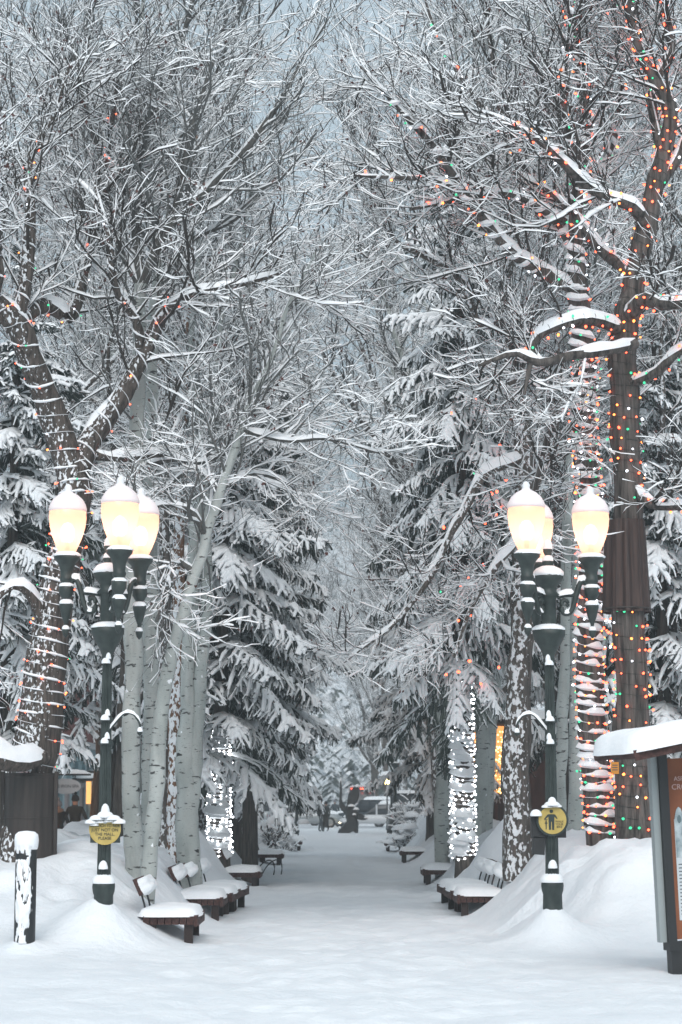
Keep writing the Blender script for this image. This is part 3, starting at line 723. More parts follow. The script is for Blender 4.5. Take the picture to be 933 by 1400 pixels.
# ---- far wood on the hillside: one mass
rng = np.random.default_rng(5); wg = G(); bv, bm_ = [], []
for q in range(480):
    y = 200 + 300 * rng.random() ** 1.5; x = rng.uniform(-1, 1) * (.19 * y + 8); h = rng.uniform(8, 16); z = float(hz_(x, y)) - .5; w = h * rng.uniform(.15, .22); n = 72
    f = np.sort(rng.random(n)) ** 1.1; a = rng.random(n) * 6.283; L = w * (1.02 - f) * rng.uniform(.4, 1.1, n); zb = z + h * (.08 + .9 * f)
    d = np.stack([np.cos(a), np.sin(a), 0 * a], 1); sd = np.stack([-np.sin(a), np.cos(a), 0 * a], 1); o = np.stack([x + 0 * a, y + 0 * a, zb], 1)
    tip = o + d * L[:, None] - UP * (L * .55)[:, None]; md = o + d * (L * .55)[:, None] - UP * (L * .10)[:, None]; ww = (L * .2)[:, None]
    bv.append(np.stack([o, md + sd * ww - UP * ww * .8, tip, md + UP * .1, md - sd * ww - UP * ww * .8], 1)); bm_.append(rng.random(n) < .66)
bv = np.concatenate(bv); bm_ = np.concatenate(bm_).astype(int); q = np.arange(len(bv)) * 5
wg.add(bv, np.concatenate([np.stack([q, q + 1, q + 3], 1), np.stack([q + 1, q + 2, q + 3], 1), np.stack([q + 3, q + 2, q + 4], 1), np.stack([q, q + 3, q + 4], 1)]), np.tile(bm_, 4))
tag(wg.obj('far_wood', [NEEDLE, SNOW_TWIG], smooth_shade=False), 'snowy wood covering the hazy hillside beyond the street', 'wood', kind='stuff')

hero_tree('pine_tree', 'reddish snow flecked pine trunk between the pale aspens and the grey twin aspen', 'tree', [
    dict(c=[(239, 1180, 11), (240, 1050, 10.5), (242, 900, 9.5), (246, 700, 8), (252, 500, 6), (262, 300, 4), (268, 150, 2.5)], t0=.5, d=.7)], 33.0, 239, 45, BARK_WARM, leaves=.03)
hero_tree('pine_tree', 'dark snow plastered trunk half hidden behind the reddish pine', 'tree', [
    dict(c=[(222, 1165, 9), (223, 1000, 8.5), (226, 800, 7.5), (224, 550, 5.5), (232, 350, 3.6), (226, 180, 2.4)], t0=.5, d=.6)], 35.0, 222, 46, BARK_PL, leaves=.03)
spruce('dark trunked spruce just left of the big left spruce', 324, 47, 1, 1.2, 3.9)
# white-light trees
WL = spruce('spruce whose trunk is tightly wrapped in white lights on the left', 302, 40.0, 1, 1.22, 2.1)
WR = spruce('big snow laden spruce on the right with white lights round its trunk', 632, 37.0, 0, 1.10, 2.6); WR.scale = (.86, .86, 1.10)
def stem(t, H, sc):
    z = np.linspace(0, 5, 30); return np.stack([0 * z, 0 * z, z], 1), np.interp(z, [0, H * sc], [H * .0165 * sc, .012]) + .012
# ------------------------------------------------------------------ strings of lights
BUL = {'red': emit('red_bulb', (1.0, .09, .04), 4.6, False), 'orange': emit('orange_bulb', (1.0, .22, .05), 3.6, False), 'green': emit('green_bulb', (.05, .6, .28), 1.3, False),
       'white': emit('white_bulb', (.85, .9, 1.0), 3.0, False), 'cool': emit('cool_white_bulb', (.92, .96, 1.0), 5.0, False)}
WIRE = mat('dark_green_wire', (.012, .02, .015), .6)[0]

def wrap(p, r, t0, t1, pitch, rng, step=.035, off=.012):
    """helix round a limb polyline"""
    seg = np.linalg.norm(np.diff(p, axis=0), axis=1); L = np.concatenate([[0], np.cumsum(seg)]); s0, s1 = L[-1] * t0, L[-1] * t1
    rm = np.interp((s0 + s1) / 2, L, r); turns = (s1 - s0) / pitch; n = int(max(8, turns * 2 * math.pi * (rm + off) / step, (s1 - s0) / step))
    s = np.linspace(s0, s1, n); c = np.stack([np.interp(s, L, p[:, q]) for q in range(3)], 1); rr = np.interp(s, L, r) + off
    T = nrm(np.gradient(c, axis=0)); mt = nrm(T.mean(0)); ref = np.array([.9, .43, 0]) if abs(mt[2]) > .75 else UP
    sd = nrm(np.cross(T, np.broadcast_to(ref, T.shape))); u = np.cross(sd, T)
    a = (s - s0) / pitch * 2 * math.pi + rng.random() * 6 + .25 * vnoise(s * 3, s * 0, 3)
    nrmv = sd * np.cos(a)[:, None] + u * np.sin(a)[:, None]
    jig = .05 * vnoise(s * 2.3, s * 0 + 9, 2) + .03 * np.sin(a * 1.0 + 1.3)
    return c + nrmv * rr[:, None] + T * jig[:, None], nrmv

def string_lights(label, base, wraps, colors, weights, seed, bulb=.02, ledge=0.0, gap=3, parent_label=None):
    rng = np.random.default_rng(seed); root = thing('string_lights', label, 'lights', base)
    gw, gs = G(), G(); gb = {c: G() for c in colors}
    k = 6; a = np.arange(k) / k * 2 * math.pi
    ring = np.concatenate([np.stack([np.cos(a) * q, np.sin(a) * q, np.full(k, z)], 1) for q, z in ((.02, -1.2), (.85, -.6), (1, .1), (.6, .9), (.02, 1.3))])
    fc = np.array([[q * k + i_, q * k + (i_ + 1) % k, (q + 1) * k + (i_ + 1) % k, (q + 1) * k + i_] for q in range(4) for i_ in range(k)])
    for (p, r, t0, t1, pitch, dens) in wraps:
        w, nv = wrap(p, r, t0, t1, pitch, rng)
        sweep(gw, w, np.full(len(w), .0032), 3)
        if ledge:
            nz = vnoise(np.arange(len(w)) * .13, np.full(len(w), rng.random() * 99)); nz3 = vnoise(np.arange(len(w)) * .41, np.full(len(w), rng.random() * 99)); sn = np.clip(nz * 1.2 + .7 * nz3 + .5, 0, 1.2) * ledge
            front = np.clip((-nv[:, 1] - nv[:, 0] * .4) * 1.3 + .35, 0, 1); sn = sn * front
            snowy(gs, (w + nv * .006)[None], np.full((1, len(w)), .004) + sn[None] * .3, sn[None] * 1.15, 0, 0)
        for i_ in range(0, len(w), gap):
            if rng.random() > dens: continue
            c = colors[rng.choice(len(colors), p=weights)]; pos = w[i_] + nv[i_] * .018 + rng.normal(size=3) * .012
            b = bulb * rng.uniform(.75, 1.2); ax_ = nrm(nv[i_] + rng.normal(size=3) * .6); s_ = nrm(np.cross(ax_, [.3, .5, .8])); u_ = np.cross(ax_, s_)
            gb[c].add((ring[:, :1] * s_ + ring[:, 1:2] * u_ + ring[:, 2:] * ax_) * b + pos, fc)
    tag(gw.obj('wire', WIRE, root), kind='stuff')
    if gs.v: tag(gs.obj('snow_ledges', SNOW, root, False), kind='stuff')
    for c in colors:
        if gb[c].v: tag(gb[c].obj('bulbs', BUL[c], root), c.replace('cool', 'cool white') + ' bulbs', kind='stuff')
    return root

MIX = ['red', 'orange', 'green', 'white']
w = [(RAl[0]['p'], RAl[0]['r'], .03, .53, .115, .95), (RAl[0]['p'], RAl[0]['r'], .53, .93, .17, .8)]
w += [(RAl[q]['p'], RAl[q]['r'], .05, .9, .20, .55) for q in (1, 2, 3, 4, 5, 7)]
string_lights('dense coloured light coils with snow ledges wound round the left trunk of the right pair', RAb, w, MIX, [.52, .16, .16, .16], 3, .016, .05)
w = [(RBl[0]['p'], RBl[0]['r'], .03, .30, .15, .62), (RBl[0]['p'], RBl[0]['r'], .40, .98, .15, .6)]
w += [(RBl[q]['p'], RBl[q]['r'],   .03, .85, .20, .58) for q in (1, 2, 4, 5, 6, 7, 8, 9)]
string_lights('coloured lights dotted over the thick right trunk and its limbs', RBb, w, MIX, [.56, .2, .14, .10], 4, .016)
w = [(LTl[0]['p'], LTl[0]['r'], .28, .98, .15, .26)] + [(LTl[q]['p'], LTl[q]['r'], .02, .9, .26, .32) for q in (1, 2, 3, 4, 5, 6)]
string_lights('sparse coloured lights wound round the forked left tree', LTb, w, MIX, [.62, .12, .18, .08], 5, .0115, .014)
string_lights('white lights packed round the left wrapped trunk', WL.location, [(*stem(WL, 10.0, 1.22), .05, .56, .075, .95)], ['cool'], [1.0], 6, .019, .085)
string_lights('white lights packed round the tapering right wrapped trunk', WR.location, [(*stem(WR, 13.5, .90), .05, .72, .085, .85)], ['cool'], [1.0], 7, .018, .085)
# lights lost in the spruce behind
rr_ = np.random.default_rng(9); sp = P(640, 900, 35.6)
zz = []
for q in range(9):
    y0 = 560 + q * 50 + rr_.uniform(-10, 10); x0 = rr_.uniform(560, 610)
    zz.append((np.array([P(x0 + (690 - x0) * f, y0 - 60 * f + 18 * math.sin(f * 3.1), 34.8 + 1.5 * f) - sp for f in np.linspace(0, 1, 14)]), np.full(14, .02), 0., 1., .5, .13))
string_lights('scattered red and green lights draped through the right spruce boughs', sp, zz, ['red', 'green'], [.75, .25], 8, .024)

# ------------------------------------------------------------------ trunk covers
SLEEVE = noise_mat('rust_brown_sleeve', (.024, .013, .011), (.060, .034, .027), 6, .55, .2, stretch=(5, 5, .25), spec=.4)
def trunk_cover(label, px, Y, y0, y1, r0, r1, flutes, fl, bands=3, sm=None):
    b = P(px, y1, Y); t = thing('trunk_cover', label, 'trunk cover', b); h = P(px, y0, Y)[2] - b[2]
    g = G(); k = flutes * 4; a = np.arange(k) / k * 2 * math.pi; f = 1 + fl * np.array([1, 1, -1, -1])[np.arange(k) % 4]
    rows = []
    for z in np.linspace(0, h, 5):
        r = r0 + (r1 - r0) * z / h; rows.append(np.stack([r * f * np.cos(a), r * f * np.sin(a), np.full(k, z)], 1))
    for z in np.linspace(h, 0, 5):
        r = (r0 + (r1 - r0) * z / h) - .02; rows.append(np.stack([r * f * np.cos(a), r * f * np.sin(a), np.full(k, z)], 1))
    n = len(rows); i_ = np.arange(k); j_ = (i_ + 1) % k
    g.add(np.concatenate(rows), np.concatenate([np.stack([q * k + i_, q * k + j_, (q + 1) * k + j_, (q + 1) * k + i_], 1) for q in range(n - 1)]))
    g.obj('sleeve', sm or BROWN_SHEET, t, False)
    for q in range(bands):
        g = G(); z = h * (.04 + .46 * q); r = (r0 + (r1 - r0) * z / h) * (1 + fl) + .004
        lathe(g, [(r - .003, z - .012), (r, z - .01), (r, z + .01), (r - .003, z + .012)], 32); g.obj('band', BROWN_SHEET, t)
    return t
trunk_cover('fluted brown metal sleeve high round the thick light dotted trunk', 857, 26.85, 712, 838, .308, .252, 11, .05, 1, SLEEVE)
t = trunk_cover('smooth dark brown sheet sleeve round the foot of the left lit tree', 40, 26.15, 1057, 1180, .345, .335, 24, .004)
for s in (-1, 1):
    g = G(); box(g, s * .335 - .02, s * .335 + .02, -.13, -.05, -.0, 1.14); g.obj('seam_flange', BROWN_SHEET, t, False)

# ------------------------------------------------------------------ street lamps
def snow_thin():
    m, n, l, b = mat('thin_snow', (.84, .85, .87), .8, .2)
    tr = n.new('ShaderNodeBsdfTranslucent'); tr.inputs[0].default_value = (.8, .74, .70, 1)
    mx = n.new('ShaderNodeMixShader'); mx.inputs[0].default_value = .16
    o = n['Material Output']; l.new(b.outputs[0], mx.inputs[1]); l.new(tr.outputs[0], mx.inputs[2]); l.new(mx.outputs[0], o.inputs[0]); return m
SNOW_THIN = snow_thin()
def globe_mat():
    m = bpy.data.materials.new('lit_opal_glass'); m.use_nodes = True; n, l = m.node_tree.nodes, m.node_tree.links; n.clear()
    tr = n.new('ShaderNodeBsdfTranslucent'); tr.inputs[0].default_value = (.95, .66, .54, 1)
    tp = n.new('ShaderNodeBsdfTransparent'); tp.inputs[0].default_value = (1, .9, .8, 1)
    gl = n.new('ShaderNodeBsdfGlossy'); gl.inputs['Roughness'].default_value = .15
    e = n.new('ShaderNodeEmission'); e.inputs[0].default_value = (1.0, .44, .29, 1); e.inputs[1].default_value = .26
    m1 = n.new('ShaderNodeMixShader'); m1.inputs[0].default_value = .26; l.new(tr.outputs[0], m1.inputs[1]); l.new(tp.outputs[0], m1.inputs[2])
    m2 = n.new('ShaderNodeMixShader'); m2.inputs[0].default_value = .04; l.new(m1.outputs[0], m2.inputs[1]); l.new(gl.outputs[0], m2.inputs[2])
    ad = n.new('ShaderNodeAddShader'); l.new(m2.outputs[0], ad.inputs[0]); l.new(e.outputs[0], ad.inputs[1])
    o = n.new('ShaderNodeOutputMaterial'); l.new(ad.outputs[0], o.inputs[0]); return m
GLOBE = globe_mat(); LBULB = emit('lamp_bulb', (1.0, .70, .55), 5.0)
GLOBE_OFF = mat('unlit_glass', (.35, .36, .36), .3, .5)[0]

def snow_cone(g, r, z, h, c=(0, 0, 0), k=14, seed=0):
    rows = [(r * 1.03, z - .006), (r * 1.06, z + .012), (r * .98, z + h * .36), (r * .78, z + h * .70), (r * .42, z + h * .93), (.004, z + h)]
    a = np.arange(k) / k * 2 * math.pi; v = []
    for q, (rr, zz_) in enumerate(rows):
        w_ = 1 + .09 * vnoise(np.cos(a) * 2 + seed, np.sin(a) * 2 + q * .4, seed); v.append(np.stack([c[0] + rr * w_ * np.cos(a), c[1] + rr * w_ * np.sin(a), np.full(k, c[2] + zz_)], 1))
    i_ = np.arange(k); j_ = (i_ + 1) % k
    g.add(np.concatenate(v), np.concatenate([np.stack([q * k + i_, q * k + j_, (q + 1) * k + j_, (q + 1) * k + i_], 1) for q in range(len(rows) - 1)]))

def lamp(label, x, y, angs, hook, lit=True, detail=True, scale=1.0, z=0.0):
    t = thing('street_lamp', label, 'street lamp', (x, y, z)); t.scale = (scale,) * 3
    g = G(); lathe(g, [(.19, -.2), (.185, .25), (.15, .34), (.118, .42), (.112, .60), (.128, .645), (.134, .70), (.128, .745), (.10, .78), (.088, .80)], 16, flute=.05, nf=8); g.obj('pedestal', IRON, t)
    g = G(); lathe(g, [(.076, .78), (.078, .85), (.070, 1.5), (.062, 2.3), (.055, 3.26)], 48, flute=.14, nf=12); g.obj('pole', IRON, t, False)
    g = G(); lathe(g, [(.05, 3.20), (.068, 3.24), (.062, 3.29), (.10, 3.38), (.155, 3.47), (.187, 3.54), (.19, 3.60), (.17, 3.61), (.09, 3.63), (.085, 3.70), (.09, 3.74), (.09, 3.98), (.135, 4.01), (.095, 4.05),
                       (.10, 4.10), (.155, 4.17), (.178, 4.21), (.17, 4.24), (.06, 4.27), (.045, 4.32), (.068, 4.38), (.06, 4.43), (.03, 4.46), (.055, 4.52), (.05, 4.57), (.015, 4.63), (.003, 4.65)], 24); g.obj('hub', IRON, t)
    g = G()
    for r_, z_, h_ in ((.186, 3.605, .075), (.175, 4.235, .12), (.066, 4.41, .07), (.055, 4.55, .11), (.13, .74, .11)): snow_cone(g, r_, z_, h_, seed=int(z_ * 10))
    if detail:
        for z_, w_ in ((2.56, .05), (2.30, .045), (3.2, .05)):
            snow_cone(g, w_, z_, .06, (-.01, -.07, 0), 10, 3); snow_cone(g, .03, z_ + .05, .07, (.02 * hook, -.065, 0), 8, 5)
        snow_cone(g, .05, .90, .09, (0, -.075, 0), 10, 4)
    tag(g.obj('snow', SNOW, t), kind='stuff')
    for q, a in enumerate(angs):
        ca, sa = math.cos(R(a)), math.sin(R(a)); Rr = .50; c = (Rr * ca, Rr * sa, 0)
        g = G(); lathe(g, [(.004, 3.50), (.03, 3.53), (.043, 3.585), (.035, 3.62), (.018, 3.64), (.022, 3.67), (.055, 3.76), (.078, 3.86), (.078, 3.895), (.035, 3.92), (.05, 3.95), (.086, 4.01), (.086, 4.09), (.055, 4.12),
                           (.078, 4.16), (.078, 4.185), (.068, 4.20), (.075, 4.28), (.105, 4.36), (.148, 4.405), (.15, 4.44), (.10, 4.45), (.085, 4.48)], 18, c); g.obj('holder', IRON, t)
        pr = [(.47, 4.06), (.43, 4.17), (.37, 4.15), (.325, 4.02), (.29, 3.89), (.24, 3.80), (.175, 3.80), (.145, 3.87), (.165, 3.94), (.21, 3.94), (.225, 3.90), (.205, 3.875)]
        arc = crom([(r_ * ca, r_ * sa, z_) for r_, z_ in pr], 34); g = G(); sweep(g, arc, np.interp(np.arange(34), [0, 20, 33], [.034, .030, .018]), 8); am = g.obj('arm', IRON, t)
        g = G(); sweep(g, crom([(r_ * ca, r_ * sa, z_) for r_, z_ in [(.10, 3.98), (.2, 4.0), (.28, 4.0), (.33, 4.04)]], 8), np.full(8, .018), 6); g.obj('brace', IRON, am)
        g = G(); rng = np.random.default_rng(q + 3); snowcap(g, arc[:20], np.full(20, .024), np.full(20, .06), rng, thr=-2)
        snowcap(g, crom([(r_ * ca, r_ * sa, z_) for r_, z_ in [(.09, 3.99), (.2, 4.01), (.30, 4.02)]], 8), np.full(8, .03), np.full(8, .05), rng, thr=-2)
        for r_, z_, h_ in ((.150, 4.44, .06), (.086, 4.09, .05), (.078, 3.89, .06), (.041, 3.60, .045)): snow_cone(g, r_, z_, h_, c, 14, q)
        tag(g.obj('arm_snow', SNOW, t), kind='stuff')
        g = G(); lathe(g, [(.088, 4.465), (.105, 4.50), (.14, 4.58), (.178, 4.68), (.204, 4.78), (.216, 4.88), (.212, 4.95), (.192, 5.02), (.15, 5.08), (.10, 5.12), (.05, 5.15)], 28, c); gl = g.obj('globe', GLOBE if lit else GLOBE_OFF, t)
        g = G(); lathe(g, [(.004, 5.13), (.034, 5.15), (.042, 5.18), (.032, 5.22), (.004, 5.25)], 10, c); g.obj('finial', IRON, gl)
        g = G(); zc = 4.962 + .012 * (q % 2)
        rows = [(.205, zc - .012), (.2185, zc), (.219, zc + .025), (.206, 5.035), (.170, 5.098), (.115, 5.148), (.056, 5.178), (.042, 5.20), (.045, 5.235), (.03, 5.265), (.004, 5.28)]
        lathe(g, rows, 24, c); g.obj('snow_cap', SNOW_THIN, gl)
        if lit:
            g = G(); lathe(g, [(.004, 4.585), (.055, 4.61), (.082, 4.68), (.08, 4.75), (.045, 4.81), (.004, 4.83)], 14, c); g.obj('bulb', LBULB, gl)
            g = G(); lathe(g, [(.03, 4.47), (.032, 4.6)], 8, c); g.obj('socket', BLACKM, gl)
    if detail:
        h = hook
        hk = crom([(0, -.02, 2.40), (.10 * h, -.03, 2.52), (.20 * h, -.03, 2.63), (.31 * h, -.03, 2.62), (.38 * h, -.03, 2.52), (.385 * h, -.03, 2.44)], 20)
        g = G(); sweep(g, hk, np.full(20, .014), 6); lathe(g, [(.004, 2.38), (.028, 2.40), (.03, 2.43), (.01, 2.45)], 10, (.385 * h, -.03, 0)); ho = g.obj('basket_hook', IRON, t)
        g = G(); snowcap(g, hk, np.full(20, .015), np.full(20, .035), np.random.default_rng(2), thr=-2); snow_cone(g, .03, 2.43, .05, (.385 * h, -.03, 0), 8); tag(g.obj('hook_snow', SNOW, ho), kind='stuff')
        for z_ in (2.30, 2.56):
            g = G(); lathe(g, [(.055, z_ - .03), (.085, z_ - .015), (.085, z_ + .015), (.055, z_ + .03)], 16); g.obj('collar', IRON, t)
    return t
lamp('lit three globe street lamp on the left with a yellow riding notice', LAMPS[0][0], LAMPS[0][1], (170, 290, 50), 1)
lamp('lit three globe street lamp on the right with a walk your bike sign', LAMPS[1][0], LAMPS[1][1], (-6, 236, 101), -1)
lamp('distant unlit lamp post on the left beside the far benches', -1.62, 76, (170, 290, 50), 1, False, False, .8)
lamp('distant unlit lamp post on the right by the parked vehicle', 2.05, 78, (0, 120, 240), -1, False, False, .85)

# ------------------------------------------------------------------ signs on the lamp posts
YELL = noise_mat('yellow_sign_paint', (.42, .31, .085), (.50, .38, .12), 9, .5)
SIGNG = mat('dark_green_sign', (.022, .034, .032), .5, .4)[0]
def text(name, body, size, m, parent, loc, rot=(math.pi / 2, 0, 0), ext=.002, xs=1.0):
    cu = bpy.data.curves.new('txt', 'FONT'); cu.body = body; cu.size = size; cu.align_x = 'CENTER'; cu.align_y = 'CENTER'; cu.extrude = ext; cu.space_line = .85
    o = bpy.data.objects.new('txt', cu); C.objects.link(o); bpy.context.view_layer.update()
    me = bpy.data.meshes.new_from_object(o.evaluated_get(bpy.context.evaluated_depsgraph_get())); bpy.data.objects.remove(o)
    me.materials.clear(); me.materials.append(m); ob = link(name, me, parent, loc, rot); ob.scale = (xs, 1, 1); return ob
def disc(g, r, y0, y1, k=36, cx=0, cz=0):
    a = np.arange(k) / k * 2 * math.pi; v = np.concatenate([np.stack([cx + r * np.cos(a), np.full(k, y), cz + r * np.sin(a)], 1) for y in (y0, y1)])
    i_ = np.arange(k); j_ = (i_ + 1) % k; g.add(v, np.stack([i_, j_, k + j_, k + i_], 1)); g.poly(v[:k]); g.poly(v[k:][::-1])
sx, sy = LAMPS[0]
zs = P(150, 1133, sy)[2]
t = thing('round_sign', 'round yellow notice asking not to ride on the mall, topped with snow', 'sign', (sx + .015, sy - .10, zs))
g = G(); box(g, -.165, .17, .012, .03, -.155, .13); g.obj('back_plate', SIGNG, t, False)
g = G(); disc(g, .178, -.004, .011); g.obj('face', YELL, t, False)
for s_, z_, sz, xx in (('SO MUCH TO RIDE', .032, .042, .93), ('JUST NOT ON', -.014, .047, 1.0), ('THE MALL,', -.060, .047, 1.0), ('PLEASE', -.105, .047, 1.0)):
    text('lettering', s_, sz, SIGNG, t, (0, -.007, z_), xs=xx)
g = G(); disc(g, .042, -.012, -.004, 20, 0, .10); g.obj('emblem_disc', mat('pale_emblem', (.5, .55, .58), .5)[0], t, False)
g = G(); box(g, -.006, .006, -.015, -.0125, .085, .12); g.obj('emblem_figure', SIGNG, t, False)
g = G()
for px_, pz_, r_, h_ in ((-.15, .085, .075, .045), (-.085, .125, .085, .05), (0, .15, .095, .07), (0, .19, .05, .11), (.085, .125, .09, .05), (.155, .085, .075, .05), (.05, .10, .06, .04), (-.055, .09, .055, .04), (-.12, .06, .05, .04)):
    snow_cone(g, r_, pz_ - .02, h_, (px_, .0, 0), 12, int(px_ * 100) + 40)
tag(g.obj('snow', SNOW, t), kind='stuff')

sx, sy = LAMPS[1]; zs = P(751, 1121, sy)[2]
t = thing('round_sign', 'round yellow sign with a figure walking a bicycle on the right lamp post', 'sign', (sx + .0, sy - .11, zs))
g = G(); disc(g, .182, .0, .03); g.obj('rim', SIGNG, t, False)
g = G(); disc(g, .158, -.006, -.001); g.obj('face', YELL, t, False)
def flat(name, polys, parent, y=-.009):
    g = G()
    for pl in polys:
        v0 = [(a_, y, b_) for a_, b_ in pl]; v1 = [(a_, y + .0025, b_) for a_, b_ in pl]; n = len(pl)
        g.poly(v0); g.poly(v1[::-1]); g.add(v0 + v1, [[q, (q + 1) % n, n + (q + 1) % n, n + q] for q in range(n)])
    return g.obj(name, SIGNG, parent, False)
hd = [(-.012 + .021 * math.cos(a), .098 + .021 * math.sin(a)) for a in np.linspace(0, 6.28, 15)[:-1]]
flat('walking_figure', [hd, [(-.04, .065), (.018, .065), (.022, .03), (.018, -.11), (-.006, -.11), (-.008, -.02), (-.016, -.02), (-.018, -.11), (-.042, -.11), (-.046, .03)],
                        [(-.04, .066), (-.058, .06), (-.095, .012), (-.086, .004), (-.044, .04)], [(.018, .066), (.034, .058), (.058, .018), (.048, .012), (.02, .04)]], t)
flat('bicycle_symbol', [[(-.092, .0), (-.056, .0), (-.056, .007), (-.092, .007)], [(-.078, -.105), (-.068, -.105), (-.066, -.005), (-.080, -.005)], [(-.09, -.04), (-.056, -.04), (-.056, -.03), (-.09, -.03)]], t)
for s_, z_ in (('WALK', -.018), ('YOUR', -.048), ('BIKE', -.078)): text('lettering', s_, .034, SIGNG, t, (.078, -.007, z_))
g = G()
for px_, pz_, r_, h_ in ((0, .175, .085, .05), (0, .21, .045, .06), (-.06, .155, .06, .03), (.05, .16, .06, .03), (-.185, .06, .07, .07)): snow_cone(g, r_, pz_ - .01, h_, (px_, .01, 0), 12, int(px_ * 100) + 30)
tag(g.obj('snow', SNOW, t), kind='stuff')
t = thing('utility_box', 'two stacked dark boxes strapped behind the right lamp sign', 'box', (sx, sy + .06, zs))
g = G(); box(g, -.235, -.06, -.11, .02, -.20, .04); box(g, .06, .16, -.11, -.0, -.20, .0); g.obj('upper_box', BLACKM, t, False)
M_ = Matrix.Translation((-.15, -.05, -.29)) @ Matrix.Rotation(R(4), 4, 'Y'); g = G(); box(g, -.07, .07, -.06, .06, -.1, .1, M=M_); g.obj('lower_box', BLACKM, t, False)

# ------------------------------------------------------------------ benches
def bench_meshes():
    out = {}
    def one(n, fn, m, sm=False):
        g = G(); fn(g); out[n] = g.mesh(n, m, sm)
    one('slat', lambda g: box(g, -.038, .038, 0, 1.24, .355, .45), WOOD)
    one('fascia', lambda g: (box(g, -.022, .022, -.02, 1.26, .335, .462), [box(g, .022, .028, y - .012, y + .012, .39, .415) for y in (.12, .62, 1.12)]), WOOD)
    one('leg', lambda g: box(g, -.05, .05, -.055, .055, -.25, .354), WOOD_D)
    one('backrest', lambda g: box(g, -.022, .022, 0, .98, -.105, .105, M=Matrix.Translation((-.70, .12, .78)) @ Matrix.Rotation(R(-24), 4, 'Y')), WOOD)
    one('backrest_rod', lambda g: sweep(g, np.array([(-.60, 0, .40), (-.635, 0, .58), (-.69, 0, .76)]), np.full(3, .012), 6), BLACKM)
    def sn(g): snow_pad(g, .74, 1.32, .11, (-.33, .62, .452), 14, 3)
    one('seat_snow', sn, SNOW, True)
    def bs(g): snow_pad(g, .22, .97, .13, (0, 0, 0), 12, 6, M=Matrix.Translation((-.665, .605, .775)) @ Matrix.Rotation(R(58), 4, 'Y'))
    one('backrest_snow', bs, SNOW, True)
    return out
BM = bench_meshes()
def bench(label, side, xf, y, rot=0.0, backs=True, group='wooden benches along the avenue', dz=0.0):
    zb = dz - .14
    t = thing('bench', label, 'bench', (xf, y, zb), rot, group); t.scale = (1 if side < 0 else -1, 1, 1)
    for q in range(7): link('slat', BM['slat'], t, (-.065 - .086 * q, 0, 0))
    link('fascia', BM['fascia'], t)
    for yy in (.10, 1.14):
        link('leg', BM['leg'], t, (-.09, yy, 0)); link('leg', BM['leg'], t, (-.52, yy, 0))
    link('seat_snow', BM['seat_snow'], t)
    if backs:
        link('backrest', BM['backrest'], t)
        for yy in (.30, .92): link('backrest_rod', BM['backrest_rod'], t, (0, yy, 0))
        link('backrest_snow', BM['backrest_snow'], t)
    return t
bench('snowy wooden bench nearest the left lamp, standing alone', -1, -1.70, 24.5)
for q, (w_, xx) in enumerate((('nearest', -1.66), ('middle', -1.60), ('farthest', -1.56))):
    bench('%s of the three joined wooden benches on the left' % w_, -1, xx, 29.0 + q * 1.36, R(-2 * q))
bench('single wooden bench beyond the three joined left benches', -1, -1.56, 39.6)
bench('small snow covered bench past the big left spruce', -1, -1.50, 53)
bench('farthest bench on the left below the distant lamp post', -1, -1.34, 70, backs=False)
for q, (w_, xx) in enumerate((('nearest', 1.68), ('middle', 1.66), ('farthest', 1.66))):
    bench('%s of the three joined wooden benches on the right' % w_, 1, xx, 29.8 + q * 1.36, R(2 * q))
bench('single wooden bench beyond the three joined right benches', 1, 1.63, 41.0)
bench('bench buried by the right bank with only its corner showing', 1, 1.62, 56, backs=False)
bench('farthest bench on the right with a snowy seat', 1, 1.45, 68)

# ------------------------------------------------------------------ bollard
bx, by = -3.43, 22.7
t = thing('bollard', 'black bollard with a snow cap and snow plastered down its front, far left', 'bollard', (bx, by, z1(bx, by) - .2))
g = G(); lathe(g, [(.116, 0), (.116, 1.16), (.10, 1.19)], 24); g.obj('post', BLACKM, t)
g = G(); box(g, -.05, .045, -.124, -.09, 1.00, 1.04); g.obj('slot', BLACKM, t, False)
g = G(); rows = [(.118, 1.10), (.128, 1.13), (.134, 1.2), (.125, 1.26), (.09, 1.29), (.02, 1.30)]; lathe(g, rows, 20); g.obj('snow_cap', SNOW, t)
g = G(); rng = np.random.default_rng(4); nz_ = 42; na = 22
A_, Z_ = np.meshgrid(np.linspace(R(212), R(318), na), np.linspace(.10, 1.14, nz_), indexing='ij')
th = .016 + .020 * vnoise(A_ * 7, Z_ * 13, 3) + .012 * vnoise(A_ * 15, Z_ * 28, 5); e_ = np.minimum((A_ - R(212)), (R(318) - A_)); th = th - .03 * np.clip(1 - e_ / .28, 0, 1) - .05 * np.clip(.45 - Z_, 0, 1) * np.abs(A_ - R(265)) * 2
th = np.where((np.abs(Z_ - 1.02) < .02) & (A_ < R(275)), -.03, th)
g.add(np.stack([(.113 + th) * np.cos(A_), (.113 + th) * np.sin(A_), Z_], -1), [[a_ * nz_ + b_, (a_ + 1) * nz_ + b_, (a_ + 1) * nz_ + b_ + 1, a_ * nz_ + b_ + 1] for a_ in range(na - 1) for b_ in range(nz_ - 1)])
g.obj('plastered_snow', SNOW, t)

